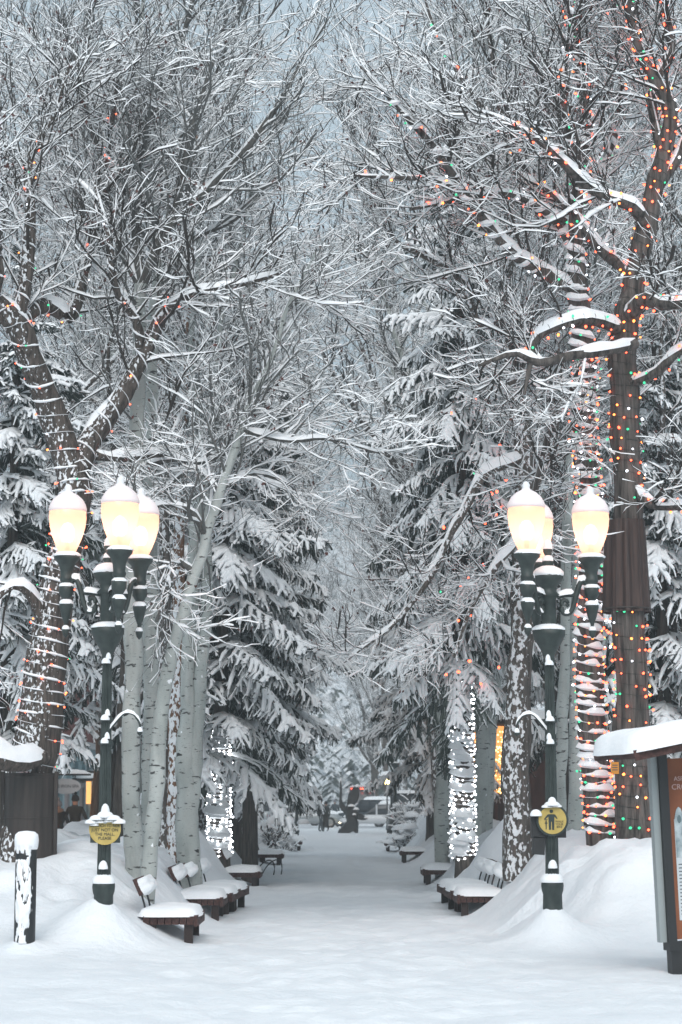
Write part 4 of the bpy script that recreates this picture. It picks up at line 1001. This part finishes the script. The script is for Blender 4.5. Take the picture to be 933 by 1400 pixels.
# ------------------------------------------------------------------ information kiosk
ORANGE = noise_mat('brown_orange_board', (.19, .062, .026), (.27, .095, .042), 4, .55)
PAPER = mat('poster_paper', (.52, .56, .58), .6)[0]; INK = mat('ink', (.07, .08, .09), .7)[0]; PINK = mat('pale_lettering', (.55, .40, .38), .6)[0]
kx, ky = 3.18, 20.3
t = thing('information_kiosk', 'roofed notice kiosk with a brown board and poster at the right edge', 'kiosk', (kx, ky, z1(kx, ky)), R(14))
t.rotation_euler = (0, R(-2.2), R(14))
g = G(); box(g, -.10, -.03, -.05, .03, .30, 2.10); g.obj('frame_strip', mat('grey_metal', (.30, .33, .33), .4, .5, .3)[0], t, False)
g = G(); box(g, -.028, .06, -.09, .06, .22, 2.12); g.obj('post', BLACKM, t, False)
g = G(); box(g, 1.10, 1.19, -.09, .06, .22, 2.12); g.obj('post', BLACKM, t, False)
g = G(); box(g, .0, 1.16, -.07, .05, -.2, .30); g.obj('plinth', BLACKM, t, False)
g = G(); box(g, .062, 1.098, -.03, .02, .32, 2.06); g.obj('board', ORANGE, t, False)
g = G(); box(g, .12, 1.02, -.036, -.032, .50, 1.47); g.obj('poster', PAPER, t, False)
pic = [(.125, 1.10), (.23, 1.10), (.22, 1.50), (.195, 1.57), (.17, 1.59), (.145, 1.56), (.125, 1.48)]
g = G(); g.poly([(a_, -.039, b_) for a_, b_ in pic]); g.poly([(a_, -.0375, b_) for a_, b_ in pic][::-1]); g.obj('poster_photo', noise_mat('photo_print', (.16, .22, .24), (.5, .56, .58), 9, .6), t, False)
g = G(); a_ = np.linspace(0, 6.28, 17)[:-1]; g.poly([(.172 + .022 * math.cos(q), -.0405, 1.47 + .04 * math.sin(q)) for q in a_]); g.obj('poster_portrait', mat('print_dark', (.12, .17, .18), .6)[0], t, False)
for q in range(15):
    g = G(); z_ = 1.03 - q * .034; box(g, .14, .19, -.0385, -.0365, z_, z_ + .009); box(g, .205, .98 - .1 * (q % 3), -.0385, -.0365, z_, z_ + .008); g.obj('printed_line', INK, t, False)
text('lettering', 'ASPEN SNOWMASS', .062, PINK, t, (.41, -.034, 1.86)); text('lettering', 'CROSS COUNTRY', .075, PINK, t, (.42, -.034, 1.78)); text('lettering', 'SKIING', .072, PINK, t, (.36, -.034, 1.69))
M_ = Matrix.Translation((.55, -.12, 2.26)) @ Matrix.Rotation(R(-9), 4, 'Y')
g = G(); box(g, -1.06, .1, -.50, .55, -.03, .035, M=M_); g.obj('roof', WOOD, t, False)
g = G(); box(g, -1.06, 1.0, -.515, -.502, -.05, .05, M=M_); g.obj('roof_fascia', WOOD, t, False)
g = G(); snow_pad(g, 1.32, 1.16, .20, (0, 0, 0), 16, 9, M=M_ @ Matrix.Translation((-.47, .02, .036))); g.obj('roof_snow', SNOW, t)
M2 = Matrix.Translation((.55, -.12, 2.26)) @ Matrix.Rotation(R(9), 4, 'Y')
g = G(); box(g, .11, 1.2, -.50, .55, -.03, .035, M=M2); g.obj('roof', WOOD, t, False)
g = G(); snow_pad(g, 1.3, 1.16, .20, (0, 0, 0), 12, 4, M=M2 @ Matrix.Translation((.6, .02, .036))); g.obj('roof_snow', SNOW, t)

t = thing('booth', 'dark green gabled booth roof peeping above the kiosk snow', 'booth', (5.0, 28.6, z1(4.95, 28.6) - .2)); t.scale = (.72,) * 3; t.location.z = .35
GRN = mat('dark_green_board', (.015, .035, .038), .6)[0]
g = G(); box(g, -.5, .5, -.4, .4, 0, 2.1); g.obj('wall', GRN, t, False)
g = G(); v = [(-.72, -.55, 2.1), (.72, -.55, 2.1), (0, -.55, 2.68), (-.72, .55, 2.1), (.72, .55, 2.1), (0, .55, 2.68)]; g.poly(v[:3]); g.poly(v[3:][::-1]); g.add(v, [[0, 2, 5, 3], [2, 1, 4, 5], [1, 0, 3, 4]]); g.obj('roof', GRN, t, False)
g = G()
for s in (-1, 1): snow_pad(g, .95, 1.16, .09, n=8, seed=s + 2, M=Matrix.Translation((s * .37, 0, 2.41)) @ Matrix.Rotation(R(s * 38.8), 4, 'Y'))
g.obj('roof_snow', SNOW, t)
t = thing('notice_plate', 'small orange notice hung on the right pair of lit trunks', 'notice', P(841, 1050, 26.3))
g = G(); box(g, -.05, .05, -.006, .006, -.075, .075); g.obj('plate', mat('orange_notice', (.55, .22, .03), .5)[0], t, False)
text('lettering', 'NO\nTREE', .036, INK, t, (0, -.008, 0)) if False else None
g = G()
for q in range(3): box(g, -.035, .035, -.008, -.0065, .03 - q * .03, .042 - q * .03)
g.obj('printed_lines', INK, t, False)

# ------------------------------------------------------------------ buildings
def lit(name, c, s): return emit(name, c, s)
WIN = lit('lit_window', (1.0, .42, .13), .75); WIN2 = lit('bright_lit_window', (1.0, .45, .15), 1.0); GOLD = emit('gold_bulb', (1.0, .60, .22), 4.0, False)
BLUE = noise_mat('pale_blue_paint', (.38, .53, .57), (.45, .60, .64), 3, .7); BLUED = mat('mid_blue_paint', (.12, .19, .22), .7)[0]
BRICK = noise_mat('dark_red_wall', (.075, .028, .026), (.11, .045, .04), 6, .85, .3); TRIM = mat('pale_trim', (.45, .48, .5), .7)[0]; DARKG = mat('dark_glass', (.03, .035, .04), .15, .5)[0]
BROWN = noise_mat('dark_brown_siding', (.035, .018, .016), (.07, .034, .03), 7, .85, .4, stretch=(1, 6, .3))
def shop(label, x, y0, y1, h, wallm, side, depth=9):
    t = thing('shop', label, 'building', (x, y0, 0)); g = G(); s = side
    xa, xb = (0, depth * s) if s > 0 else (depth * s, 0)
    box(g, xa, xb, 0, y1 - y0, -.3, h); g.obj('wall', wallm, t, False)
    g = G(); box(g, min(-.25 * s, depth * s), max(-.25 * s, depth * s), -.2, y1 - y0 + .2, h, h + .22); g.obj('roof', TRIM if wallm is BLUE else WOOD_D, t, False)
    g = G(); snow_pad(g, depth + .6, y1 - y0 + .6, .35, (depth * s / 2, (y1 - y0) / 2, h + .22), 10, 3); g.obj('roof_snow', SNOW, t)
    return t
# left side: wall line x = -9, facing +x
FX = -9.0
t = shop('shop with glowing orange window at the far left edge', FX, 40, 58.5, 4.2, BRICK, -1)
for q in range(5):
    w_ = G(); box(w_, -.05, .04, 9.2 + q * 1.85, 10.8 + q * 1.85, .5, 3.0); wd = w_.obj('window', WIN2, t, False)
    f_ = G(); y_ = 10.0 + q * 1.85; box(f_, .0, .07, y_ - .86, y_ - .78, .45, 3.05); box(f_, .0, .07, y_ + .78, y_ + .86, .45, 3.05); box(f_, .0, .07, y_ - .86, y_ + .86, 1.9, 1.96); f_.obj('frame', WOOD_D, wd, False)
t = shop('pale blue shop front with pilasters and a white framed door', FX, 59.5, 77, 3.45, BLUE, -1)
for q in range(9):
    g = G(); y_ = 1.2 + q * 1.9; box(g, .0, .12, y_ - .16, y_ + .16, -.1, 2.95); g.obj('pilaster', BLUE, t, False)
    if q < 8 and q not in (3, 5):
        g = G(); box(g, -.05, .03, y_ + .3, y_ + 1.6, .8, 2.75); g.obj('window', DARKG if q % 2 else BLUED, t, False)
g = G(); box(g, .0, .34, 0, 17.5, 2.97, 3.2); g.obj('cornice', BLUE, t, False)
for q in range(2):
    g = G(); y_ = 7.4 + 3.8 * q; box(g, -.05, .05, y_, y_ + 1.2, -.1, 2.1); d_ = g.obj('door', mat('door_glass', (.30, .26, .26), .3)[0], t, False)
    f_ = G(); box(f_, .0, .10, y_ - .15, y_, -.1, 2.25); box(f_, .0, .10, y_ + 1.2, y_ + 1.35, -.1, 2.25); box(f_, .0, .10, y_ - .15, y_ + 1.35, 2.1, 2.27); f_.obj('frame', TRIM, d_, False)
g = G(); box(g, .02, 1.5, 9.0, 12.6, 2.32, 2.40); aw = g.obj('awning', BLACKM, t, False)
g = G(); snow_pad(g, 1.55, 3.7, .16, (.76, 10.8, 2.40), 8, 2); g.obj('awning_snow', SNOW, aw)
g = G(); box(g, .03, .10, 12.9, 16.6, 1.55, 2.55); g.obj('lit_display', WIN2, t, False)
g = G(); box(g, .02, 1.0, 13.2, 17.0, 2.62, 2.70); aw = g.obj('awning', BLACKM, t, False)
g = G(); snow_pad(g, 1.05, 3.9, .14, (.5, 15.1, 2.70), 8, 2); g.obj('awning_snow', SNOW, aw)
so = P(90, 1075, 62.0)
t = thing('hanging_sign', 'oval white hanging sign with dark lettering outside the blue shop', 'sign', so)
g = G(); a_ = np.linspace(0, 2 * math.pi, 33)[:-1]
fr = [(.46 * math.cos(q), -.03, .23 * math.sin(q)) for q in a_]; bk = [(x_, .03, z_) for x_, _, z_ in fr]; n = len(fr)
g.poly(fr); g.poly(bk[::-1]); g.add(fr + bk, [[q, (q + 1) % n, n + (q + 1) % n, n + q] for q in range(n)]); g.obj('board', mat('sign_white', (.55, .55, .56), .6)[0], t, False)
text('lettering', 'LIVE IRON SPA', .125, INK, t, (0, -.036, 0))
g = G(); box(g, -.9, .75, -.03, .03, .32, .38); box(g, -.3, -.28, -.01, .01, .18, .33); box(g, .28, .3, -.01, .01, .18, .33); br = g.obj('bracket', BLACKM, t, False)
g = G(); snow_pad(g, 1.7, .22, .12, (-.08, 0, .38), 8, 2); g.obj('bracket_snow', SNOW, br)
t = shop('dark red shop with warm windows beyond the blue one', FX, 77.5, 100, 6.5, BRICK, -1)
for q in range(8):
    for zz_ in (.7, 3.6):
        g = G(); y_ = .9 + q * 2.7; box(g, -.05, .04, y_, y_ + 1.6, zz_, zz_ + 1.7); wd = g.obj('window', WIN2 if zz_ < 2 else DARKG, t, False)
        f_ = G(); box(f_, .03, .07, y_ + .75, y_ + .83, zz_, zz_ + 1.7); box(f_, .03, .06, y_, y_ + 1.6, zz_ + .8, zz_ + .86); box(f_, .03, .12, y_ - .1, y_ + 1.7, zz_ - .12, zz_); f_.obj('frame', WOOD_D, wd, False)
# right side, facing -x
t = shop('tall dark brown timber building behind the right trees', 9.6, 44, 70, 9.5, BROWN, 1)
for q in range(46):
    g = G(); box(g, -.05, .0, q * .565, q * .565 + .5, 0, 9.4); g.obj('board', BROWN, t, False)
for q in range(6):
    g = G(); y_ = 2 + q * 4; box(g, -.08, -.051, y_, y_ + 1.8, .8, 2.6); g.obj('window', WIN, t, False)
# pavilion with golden lights
pp = P(677, 1112, 62.0)
t = thing('pavilion', 'small pavilion glowing with golden lights behind the snow flecked trunk', 'pavilion', (pp[0], 62.0, z1(pp[0], 62) - .1))
g = G(); box(g, -1.3, 1.6, .4, 2.6, 0, 3.0); g.obj('wall', BROWN, t, False)
g = G(); box(g, -.62, .50, .33, .395, .95, 2.95); wd = g.obj('window', WIN, t, False)
for xx in (-.62, -.08, .46):
    f_ = G(); box(f_, xx - .03, xx + .03, .28, .33, .9, 3.0); f_.obj('frame', WOOD_D, wd, False)
g = G(); box(g, -1.6, 1.9, -.1, 2.9, 3.0, 3.15); g.obj('roof', WOOD_D, t, False)
g = G(); snow_pad(g, 3.7, 3.2, .35, (.15, 1.4, 3.15), 8, 2); g.obj('roof_snow', SNOW, t)
for q in range(9):
    g = G(); box(g, -.66 + q * .15, -.60 + q * .15, .0, .05, 0, .85); g.obj('railing_post', WOOD_D, t, False)
rng = np.random.default_rng(8); g = G()
for q in range(230):
    xx, zz_ = rng.uniform(-.6, .48), .95 + 1.95 * rng.random() ** 1.2; r_ = rng.uniform(.018, .034); c = np.array([xx, rng.uniform(.12, .27), zz_])
    g.add(c + r_ * np.array([[1, 0, 0], [-1, 0, 0], [0, 1, 0], [0, -1, 0], [0, 0, 1], [0, 0, -1]]), [[0, 2, 4], [2, 1, 4], [1, 3, 4], [3, 0, 4], [2, 0, 5], [1, 2, 5], [3, 1, 5], [0, 3, 5]])
tag(g.obj('golden_bulbs', GOLD, t), kind='stuff')
t = shop('far right shop showing a slit of orange window between trunks', 6.2, 101, 116, 5.0, BROWN, 1)
g = G(); box(g, -.2, -.05, -.0, 4, .9, 3.2); g.obj('window', WIN2, t, False)
g = G(); box(g, .2, 3.0, -.06, -.02, .9, 3.2); g.obj('window', WIN2, t, False)

# ------------------------------------------------------------------ people
SKIN = mat('skin', (.42, .26, .2), .6)[0]
def person(label, x, y, z, rot, h, coat, trousers, hat=None, coatlen=.80, stride=.0, arm=.12, pom=True):
    t = thing('person', label, 'person', (x, y, z), rot); k = h / 1.75
    V = [(0, 0, .95, .14), (0, .01, 1.12, .15), (0, .01, 1.34, .17), (0, 0, 1.48, .07), (0, -.01, 1.56, .075), (0, -.015, 1.66, .098), (0, -.01, 1.73, .06)]
    E = [(0, 1), (1, 2), (2, 3), (3, 4), (4, 5), (5, 6)]
    for s in (-1, 1):
        b = len(V)
        V += [(s * .18, 0, 1.42, .085), (s * (.23 + arm * .4), .02, 1.17, .065), (s * (.22 + arm), -.08, .94, .05), (s * (.215 + arm), -.10, .84, .045)]
        E += [(2, b), (b, b + 1), (b + 1, b + 2), (b + 2, b + 3)]
        b = len(V)
        V += [(s * .10, 0, .88, .11), (s * .10, -.02 + s * stride, .50, .078), (s * .10, .02 + s * stride * 1.6, .10, .055), (s * .11, -.12 + s * stride * 1.6, .04, .045)]
        E += [(0, b), (b, b + 1), (b + 1, b + 2), (b + 2, b + 3)]
    me = bpy.data.meshes.new('body'); me.from_pydata([(a[0] * k, a[1] * k, a[2] * k) for a in V], E, [])
    o = bpy.data.objects.new('tmp', me); C.objects.link(o); sk = o.modifiers.new('s', 'SKIN'); sk.use_smooth_shade = True
    for i_, a in enumerate(V): me.skin_vertices[0].data[i_].radius = (a[3] * k, a[3] * k * .8)
    me.skin_vertices[0].data[0].use_root = True
    sd = o.modifiers.new('d', 'SUBSURF'); sd.levels = 1; sd.render_levels = 1
    bpy.context.view_layer.update(); bm = bpy.data.meshes.new_from_object(o.evaluated_get(bpy.context.evaluated_depsgraph_get())); bpy.data.objects.remove(o)
    bm.materials.clear()
    for m_ in (SKIN, coat, trousers, BLACKM, hat or coat): bm.materials.append(m_)
    for p in bm.polygons:
        c = p.center / k
        if c.z > 1.51: p.material_index = 4 if (c.z > 1.62 or c.y > .02) else 0
        elif c.z > coatlen or abs(c.x) > .2: p.material_index = 1
        elif c.z > .11: p.material_index = 2
        else: p.material_index = 3
    link('body', bm, t)
    g = G(); lathe(g, [(.175 * k, coatlen * k - .12), (.185 * k, coatlen * k), (.165 * k, 1.05 * k), (.15 * k, 1.12 * k)], 14); g.obj('coat_skirt', coat, t)
    if hat:
        g = G(); lathe(g, [(.108 * k, 1.63 * k), (.112 * k, 1.67 * k), (.095 * k, 1.74 * k), (.05 * k, 1.79 * k), (.01, 1.80 * k)], 12, (0, -.012, 0))
        if pom: lathe(g, [(.005, 1.785 * k), (.038, 1.81 * k), (.042, 1.84 * k), (.02, 1.87 * k), (.003, 1.875 * k)], 8, (0, -.012, 0))
        g.obj('hat', hat, t)
    return t
DCOAT = noise_mat('dark_coat', (.008, .008, .009), (.02, .02, .02), 8, .9); KHAKI = noise_mat('olive_coat', (.018, .018, .014), (.03, .03, .024), 8, .9)
GREYH = mat('grey_knit', (.20, .20, .22), .9)[0]; BLK = mat('black_knit', (.008, .008, .009), .9)[0]; JEAN = mat('grey_blue_trousers', (.06, .075, .085), .9)[0]; FUR = mat('tan_fur', (.25, .17, .13), .9)[0]
def pp_(px, Y): return (px - CX) / FPX * Y
def put(px, Y, *a, **k): x = pp_(px, Y); return a, k, x
t = person('person in a short black coat and grey bobble hat, left of the walking pair', pp_(84, 58), 58, -.05, R(5), 1.68, DCOAT, BLK, GREYH, .85, .10)
g = G(); lathe(g, [(.10, 1.38), (.16, 1.42), (.15, 1.48), (.09, 1.50)], 14); g.obj('fur_collar', FUR, t)
g = G(); box(g, -.30, -.18, -.05, .12, .55, .95); g.obj('bag', mat('cream_bag', (.45, .4, .33), .8)[0], t, False)
person('person in a dark olive jacket and black hat, right of the walking pair', pp_(107, 58.4), 58.4, -.02, R(-6), 1.80, KHAKI, BLK, BLK, .88, .08, .16)
person('person in a black coat beside the trunk wrapped in white lights', pp_(275, 55), 55, z1(pp_(275, 55), 55) - .55, R(150), 1.7, DCOAT, BLK, FUR, .7, 0, pom=False)
person('person in a dark hooded jacket and grey trousers walking in the far plaza', pp_(439, 112), 112, 0, R(60), 1.75, DCOAT, JEAN, BLK, .95, .10, pom=False)
person('person in grey standing farther behind the bronze sculpture', pp_(458, 135), 135, 0, R(20), 1.7, JEAN, JEAN, GREYH, .8, 0, pom=False)
person('person in dark clothes just right of the hooded walker', pp_(446, 114), 114, 0, R(-40), 1.6, KHAKI, BLK, BLK, .7, .06, pom=False)

# ------------------------------------------------------------------ sculpture
BRONZE = noise_mat('dark_bronze', (.03, .030, .030), (.06, .058, .055), 3, .55, .2, metal=.3)
sx_, sy_ = pp_(475, 108), 108
t = thing('sculpture', 'dark abstract winged bronze sculpture with snow on its ledges', 'sculpture', (sx_, sy_, -.05))
def slab(name, pts_, y0, y1, m_, parent, rot=0):
    # rounded thick plate with swelling middle
    pl = crom(np.array(pts_ + [pts_[0]]), len(pts_) * 4)[:-1]; c = pl.mean(0); n = len(pl); rows = []
    for f, y_ in ((.80, y0), (.97, y0 * .55 + y1 * .45 - .6 * (y1 - y0) / 2 * .5), (1, (y0 + y1) / 2), (.97, y1 * .55 + y0 * .45 + .15 * (y1 - y0)), (.80, y1)):
        q = c + (pl - c) * f; rows.append(np.stack([q[:, 0], np.full(n, y_), q[:, 1]], 1))
    g = G(); i_ = np.arange(n); j_ = (i_ + 1) % n
    g.add(np.concatenate(rows), np.concatenate([np.stack([q * n + i_, q * n + j_, (q + 1) * n + j_, (q + 1) * n + i_], 1) for q in range(4)])); g.poly(rows[0]); g.poly(rows[-1][::-1])
    o = g.obj(name, m_, parent); o.rotation_euler = (0, 0, R(rot)); return o
slab('base', [(-.52, 0), (-.42, .25), (-.1, .6), (.05, 1.0), (.35, 1.0), (.55, .6), (.55, 0), (.3, .12), (.0, 0)], -.25, .25, BRONZE, t)
slab('torso', [(-.08, .8), (-.12, 1.2), (.0, 1.5), (.3, 1.45), (.62, 1.1), (.5, .7), (.2, .6)], -.2, .2, BRONZE, t, 10)
slab('tall_fin', [(-.12, 1.0), (-.42, 1.45), (-.40, 2.2), (-.36, 2.85), (-.28, 2.4), (-.28, 1.7), (-.02, 1.25)], -.09, .09, BRONZE, t, -8)
slab('leaf_wing', [(-.02, 1.45), (.05, 2.0), (.25, 2.35), (.52, 2.5), (.62, 2.05), (.52, 1.65), (.25, 1.42)], -.12, .12, BRONZE, t, 6)
slab('side_arm', [(.5, .75), (.62, 1.1), (1.05, .82), (.85, .70)], -.15, .15, BRONZE, t)
g = G()
for px_, pz_, r_, h_ in ((.50, 2.42, .10, .14), (-.35, 2.72, .06, .2), (.2, 1.42, .2, .12), (.45, 1.25, .16, .14), (.95, .82, .12, .10), (-.1, .62, .12, .12), (-.40, .28, .12, .12), (.35, .98, .13, .12)): snow_cone(g, r_, pz_, h_, (px_, -.06, 0), 12, int(px_ * 30) + 40)
tag(g.obj('snow', SNOW, t), kind='stuff')

# ------------------------------------------------------------------ vehicles
TYRE = mat('tyre', (.012, .012, .013), .8)[0]; RIM = mat('rim', (.3, .3, .31), .4, .5, .6)[0]; TAIL = emit('tail_light', (1.0, .08, .04), 6.0); HEADL = emit('head_light', (1, .82, .5), 8.0); DULLR = mat('dull_red_lens', (.25, .02, .02), .4)[0]
def car(label, px, Y, heading, paint, kind='suv', tail=False, head=False, x=None, L=4.6, W=1.85, H=1.75, snowh=.14):
    x = pp_(px, Y) if x is None else x
    t = thing('car' if kind != 'bus' else 'bus', label, 'car' if kind != 'bus' else 'bus', (x, Y, -.03), R(heading))
    def loft(g, secs):      # secs: (x, half width, z0, z1) rounded sections along x
        rows = []
        for xx, w_, z0, z1_ in secs:
            c = .12 * min(1, (z1_ - z0)); rows.append([(xx, -w_, z0), (xx, -w_ * 1.01, (z0 + z1_) / 2), (xx, -w_ * .97, z1_ - c), (xx, -w_ * .86, z1_), (xx, w_ * .86, z1_), (xx, w_ * .97, z1_ - c), (xx, w_ * 1.01, (z0 + z1_) / 2), (xx, w_, z0)])
        k = 8; n = len(rows); v = [p for r_ in rows for p in r_]; i_ = np.arange(k); j_ = (i_ + 1) % k
        g.add(v, np.concatenate([np.stack([q * k + i_, (q + 1) * k + i_, (q + 1) * k + j_, q * k + j_], 1) for q in range(n - 1)])); g.poly(rows[0]); g.poly(rows[-1][::-1])
    h = L / 2; w_ = W / 2; belt = H * .56
    g = G(); loft(g, [(-h, w_ * .9, .45, belt - .05), (-h + .08, w_ * .97, .32, belt), (-h + .6, w_, .3, belt + .02), (h - 1.4, w_, .3, belt), (h - .5, w_ * .97, .3, belt - .12), (h - .06, w_ * .88, .36, belt - .25), (h, w_ * .8, .42, belt - .35)]); bo = g.obj('body', paint, t)
    r0, r1 = (-h + .12, h - 1.55) if kind != 'bus' else (-h + .05, h - .1)
    g = G(); loft(g, [(r0, w_ * .86, belt - .04, belt), (r0 + .18, w_ * .82, belt - .04, H - .12), (r0 + .5, w_ * .82, belt - .04, H), (r1 - .8, w_ * .82, belt - .04, H), (r1, w_ * .86, belt - .04, belt)]); g.obj('cabin_glass', DARKG, t)
    g = G(); loft(g, [(r0 + .22, w_ * .80, H - .06, H + .02), (r1 - .85, w_ * .80, H - .06, H + .02)]); g.obj('roof', paint, t)
    for xx in (r0 + .2, (r0 + r1) / 2, r1 - .75):
        for s in (-1, 1):
            g = G(); box(g, xx - .05, xx + .05, s * w_ * .84 - .02, s * w_ * .84 + .02, belt, H - .03); g.obj('pillar', paint, t, False)
    for xx in (-h + .85, h - .85):
        for s in (-1, 1):
            g = G(); a = np.arange(18) / 18 * 2 * math.pi
            for (ra, ya, rb, yb) in ((.34, .0, .34, .2), (.34, .2, .22, .205), (.22, .205, .2, .17)):
                v = np.concatenate([np.stack([xx + ra * np.cos(a), np.full(18, s * (w_ - .19 + ya)), .34 + ra * np.sin(a)], 1), np.stack([xx + rb * np.cos(a), np.full(18, s * (w_ - .19 + yb)), .34 + rb * np.sin(a)], 1)])
                q = np.arange(18); g.add(v, np.stack([q, (q + 1) % 18, 18 + (q + 1) % 18, 18 + q], 1))
            wh = g.obj('wheel', TYRE, t); g = G(); g.poly([(xx + .21 * math.cos(b), s * (w_ - .02), .34 + .21 * math.sin(b)) for b in a]); g.obj('rim', RIM, wh, False)
    for s in (-1, 1):
        g = G(); box(g, -h - .02, -h + .06, s * w_ * .78 - .10, s * w_ * .78 + .10, belt - .35, belt - .12); g.obj('tail_light', TAIL if tail else DULLR, t, False)
        g = G(); box(g, h - .10, h + .0, s * w_ * .62 - .14, s * w_ * .62 + .14, belt - .50, belt - .36); g.obj('headlight', HEADL if head else RIM, t, False)
    g = G(); box(g, -h - .025, -h, -.26, .26, .62, .76); g.obj('licence_plate', TRIM, t, False)
    g = G(); box(g, -h - .06, -h + .1, -w_ * .9, w_ * .9, .40, .54); g.obj('bumper', BLACKM, t, False)
    g = G(); snow_pad(g, (r1 - r0) - 1.0, W * .82, snowh, ((r0 + r1) / 2 - .35, 0, H + .01), 10, 3); snow_pad(g, 1.25, W * .8, snowh * .8, (h - .85, 0, belt - .12), 8, 5); tag(g.obj('snow', SNOW, t), kind='stuff')
    return t
PD = mat('dark_green_paint', (.012, .018, .018), .25, .6)[0]; PS = mat('silver_paint', (.33, .35, .36), .3, .5, .4)[0]; PB = mat('dark_blue_paint', (.015, .022, .03), .25, .6)[0]; PW = mat('white_paint', (.55, .56, .57), .3, .5)[0]; PR = mat('dark_red_paint', (.10, .012, .012), .3, .5)[0]
car('dark off road vehicle parked tail on at the right of the plaza', 556, 104, 90, PD, H=2.05, W=1.95)
car('silver car half hidden behind the far right dark trunk', 580, 112, 90, PS)
car('snow topped white car crossing right of the sculpture', 515, 128, 178, PW, H=1.5, head=True, snowh=.2)
car('dark car with a glowing red tail light behind the sculpture', 500, 134, 150, PB, tail=True, snowh=.2)
car('snow topped silver car parked left of the far walker', 418, 130, 8, PS, snowh=.26)
car('grey snow topped car behind the left far lamp post', 402, 140, 0, PS, snowh=.22)
t = car('pale bus with red roof lights behind the sculpture', 494, 160, 90, PW, 'bus', tail=True, L=8, W=2.3, H=2.75, snowh=.1)
for s in (-1, 0, 1):
    g = G(); box(g, -4.05, -3.95, s * .7 - .12, s * .7 + .12, 2.55, 2.62); g.obj('roof_light', TAIL, t, False)
t = thing('street_light', 'small street light with a snowy shade and yellow lamp beyond the plaza', 'street light', (pp_(529, 120), 120, 0))
g = G(); lathe(g, [(.08, 0), (.05, .3), (.04, 2.6)], 10); g.obj('pole', BLACKM, t)
g = G(); lathe(g, [(.03, 2.6), (.12, 2.62), (.14, 2.85), (.03, 2.95)], 12); g.obj('lamp', emit('yellow_lamp', (1, .75, .3), 7.0), t)
g = G(); lathe(g, [(.05, 2.95), (.55, 3.0), (.5, 3.05), (.1, 3.15)], 16); sh = g.obj('shade', BLACKM, t)
g = G(); snow_cone(g, .5, 3.06, .3); g.obj('shade_snow', SNOW, sh)

# ------------------------------------------------------------------ small things in the banks
bb = P(366, 1162, 47.0)
t = thing('bicycle_rack', 'dark metal hoops half sunk in the left bank below the big spruce', 'bicycle rack', (bb[0], 47.0, z1(bb[0], 47.0) - .05))
for q in range(2):
    a_ = np.linspace(0, math.pi, 16); g = G(); sweep(g, np.stack([.22 * np.cos(a_) + q * .16 - .1 + .14 * np.sin(a_), np.full(16, q * .3), .40 * np.sin(a_)], 1), np.full(16, .016), 6); g.obj('hoop', BLACKM, t)
g = G(); snow_cone(g, .12, .25, .18, (-.35, -.05, 0), 10); g.obj('snow', SNOW, t)
def shrub(label, px, Y, s, seed):
    x = pp_(px, Y); rng = np.random.default_rng(seed); t = thing('shrub', label, 'shrub', (x, Y, z1(x, Y) - .1), group='snow buried shrubs'); g = G()
    n = 26; p0 = np.zeros((n, 3)) + rng.normal(size=(n, 3)) * [.08, .08, 0]; d0 = np.stack([rng.normal(size=n), rng.normal(size=n), np.abs(rng.normal(size=n)) + .9], 1)
    b_ = grow(p0, d0, rng.uniform(.5, 1.0, n) * s, 6, .12, -.05, rng); rb = taper(np.full(n, .012), 6); snowy(g, b_, rb, np.full(rb.shape, .05)); 
    p0, d0, _, _ = spawn(b_, rb, 7, .3, 1, 45, 12, rng); c_ = grow(p0, d0, rng.uniform(.12, .3, len(p0)) * s, 4, .12, -.08, rng); rc = taper(np.full(len(p0), .007), 4); snowy(g, c_, rc, np.full(rc.shape, .045))
    g.obj('branches', [TWIG, SNOW_TWIG], t, False)
    g = G()
    for q in range(7): snow_cone(g, rng.uniform(.12, .26) * s, rng.uniform(.3, .75) * s, rng.uniform(.12, .22) * s, (rng.normal() * .25 * s, rng.normal() * .2 * s, 0), 12, q + seed)
    tag(g.obj('snow', SNOW, t), kind='stuff')
shrub('snow heaped shrub between the far left trunks', 372, 62, 1.3, 1); shrub('small snow capped shrub by the far left bench', 396, 69, .9, 2)
shrub('snow heaped shrub beside the far right bench', 556, 67, 1.0, 3); shrub('snow capped shrub in front of the tail on vehicle', 562, 74, 1.2, 4)

# ------------------------------------------------------------------ haze
hb = G(); box(hb, -430, 430, -14, 705, -1.6, 95)
hm = bpy.data.materials.new('haze_air'); hm.use_nodes = True; hn = hm.node_tree.nodes; hn.clear()
pv = hn.new('ShaderNodeVolumePrincipled'); pv.inputs['Color'].default_value = (.80, .90, .95, 1); pv.inputs['Density'].default_value = .0021; pv.inputs['Anisotropy'].default_value = 0.0
ho = hn.new('ShaderNodeOutputMaterial'); hm.node_tree.links.new(pv.outputs[0], ho.inputs['Volume'])
tag(hb.obj('haze', hm, smooth_shade=False), 'thin pale winter haze filling the air', 'haze', kind='stuff')
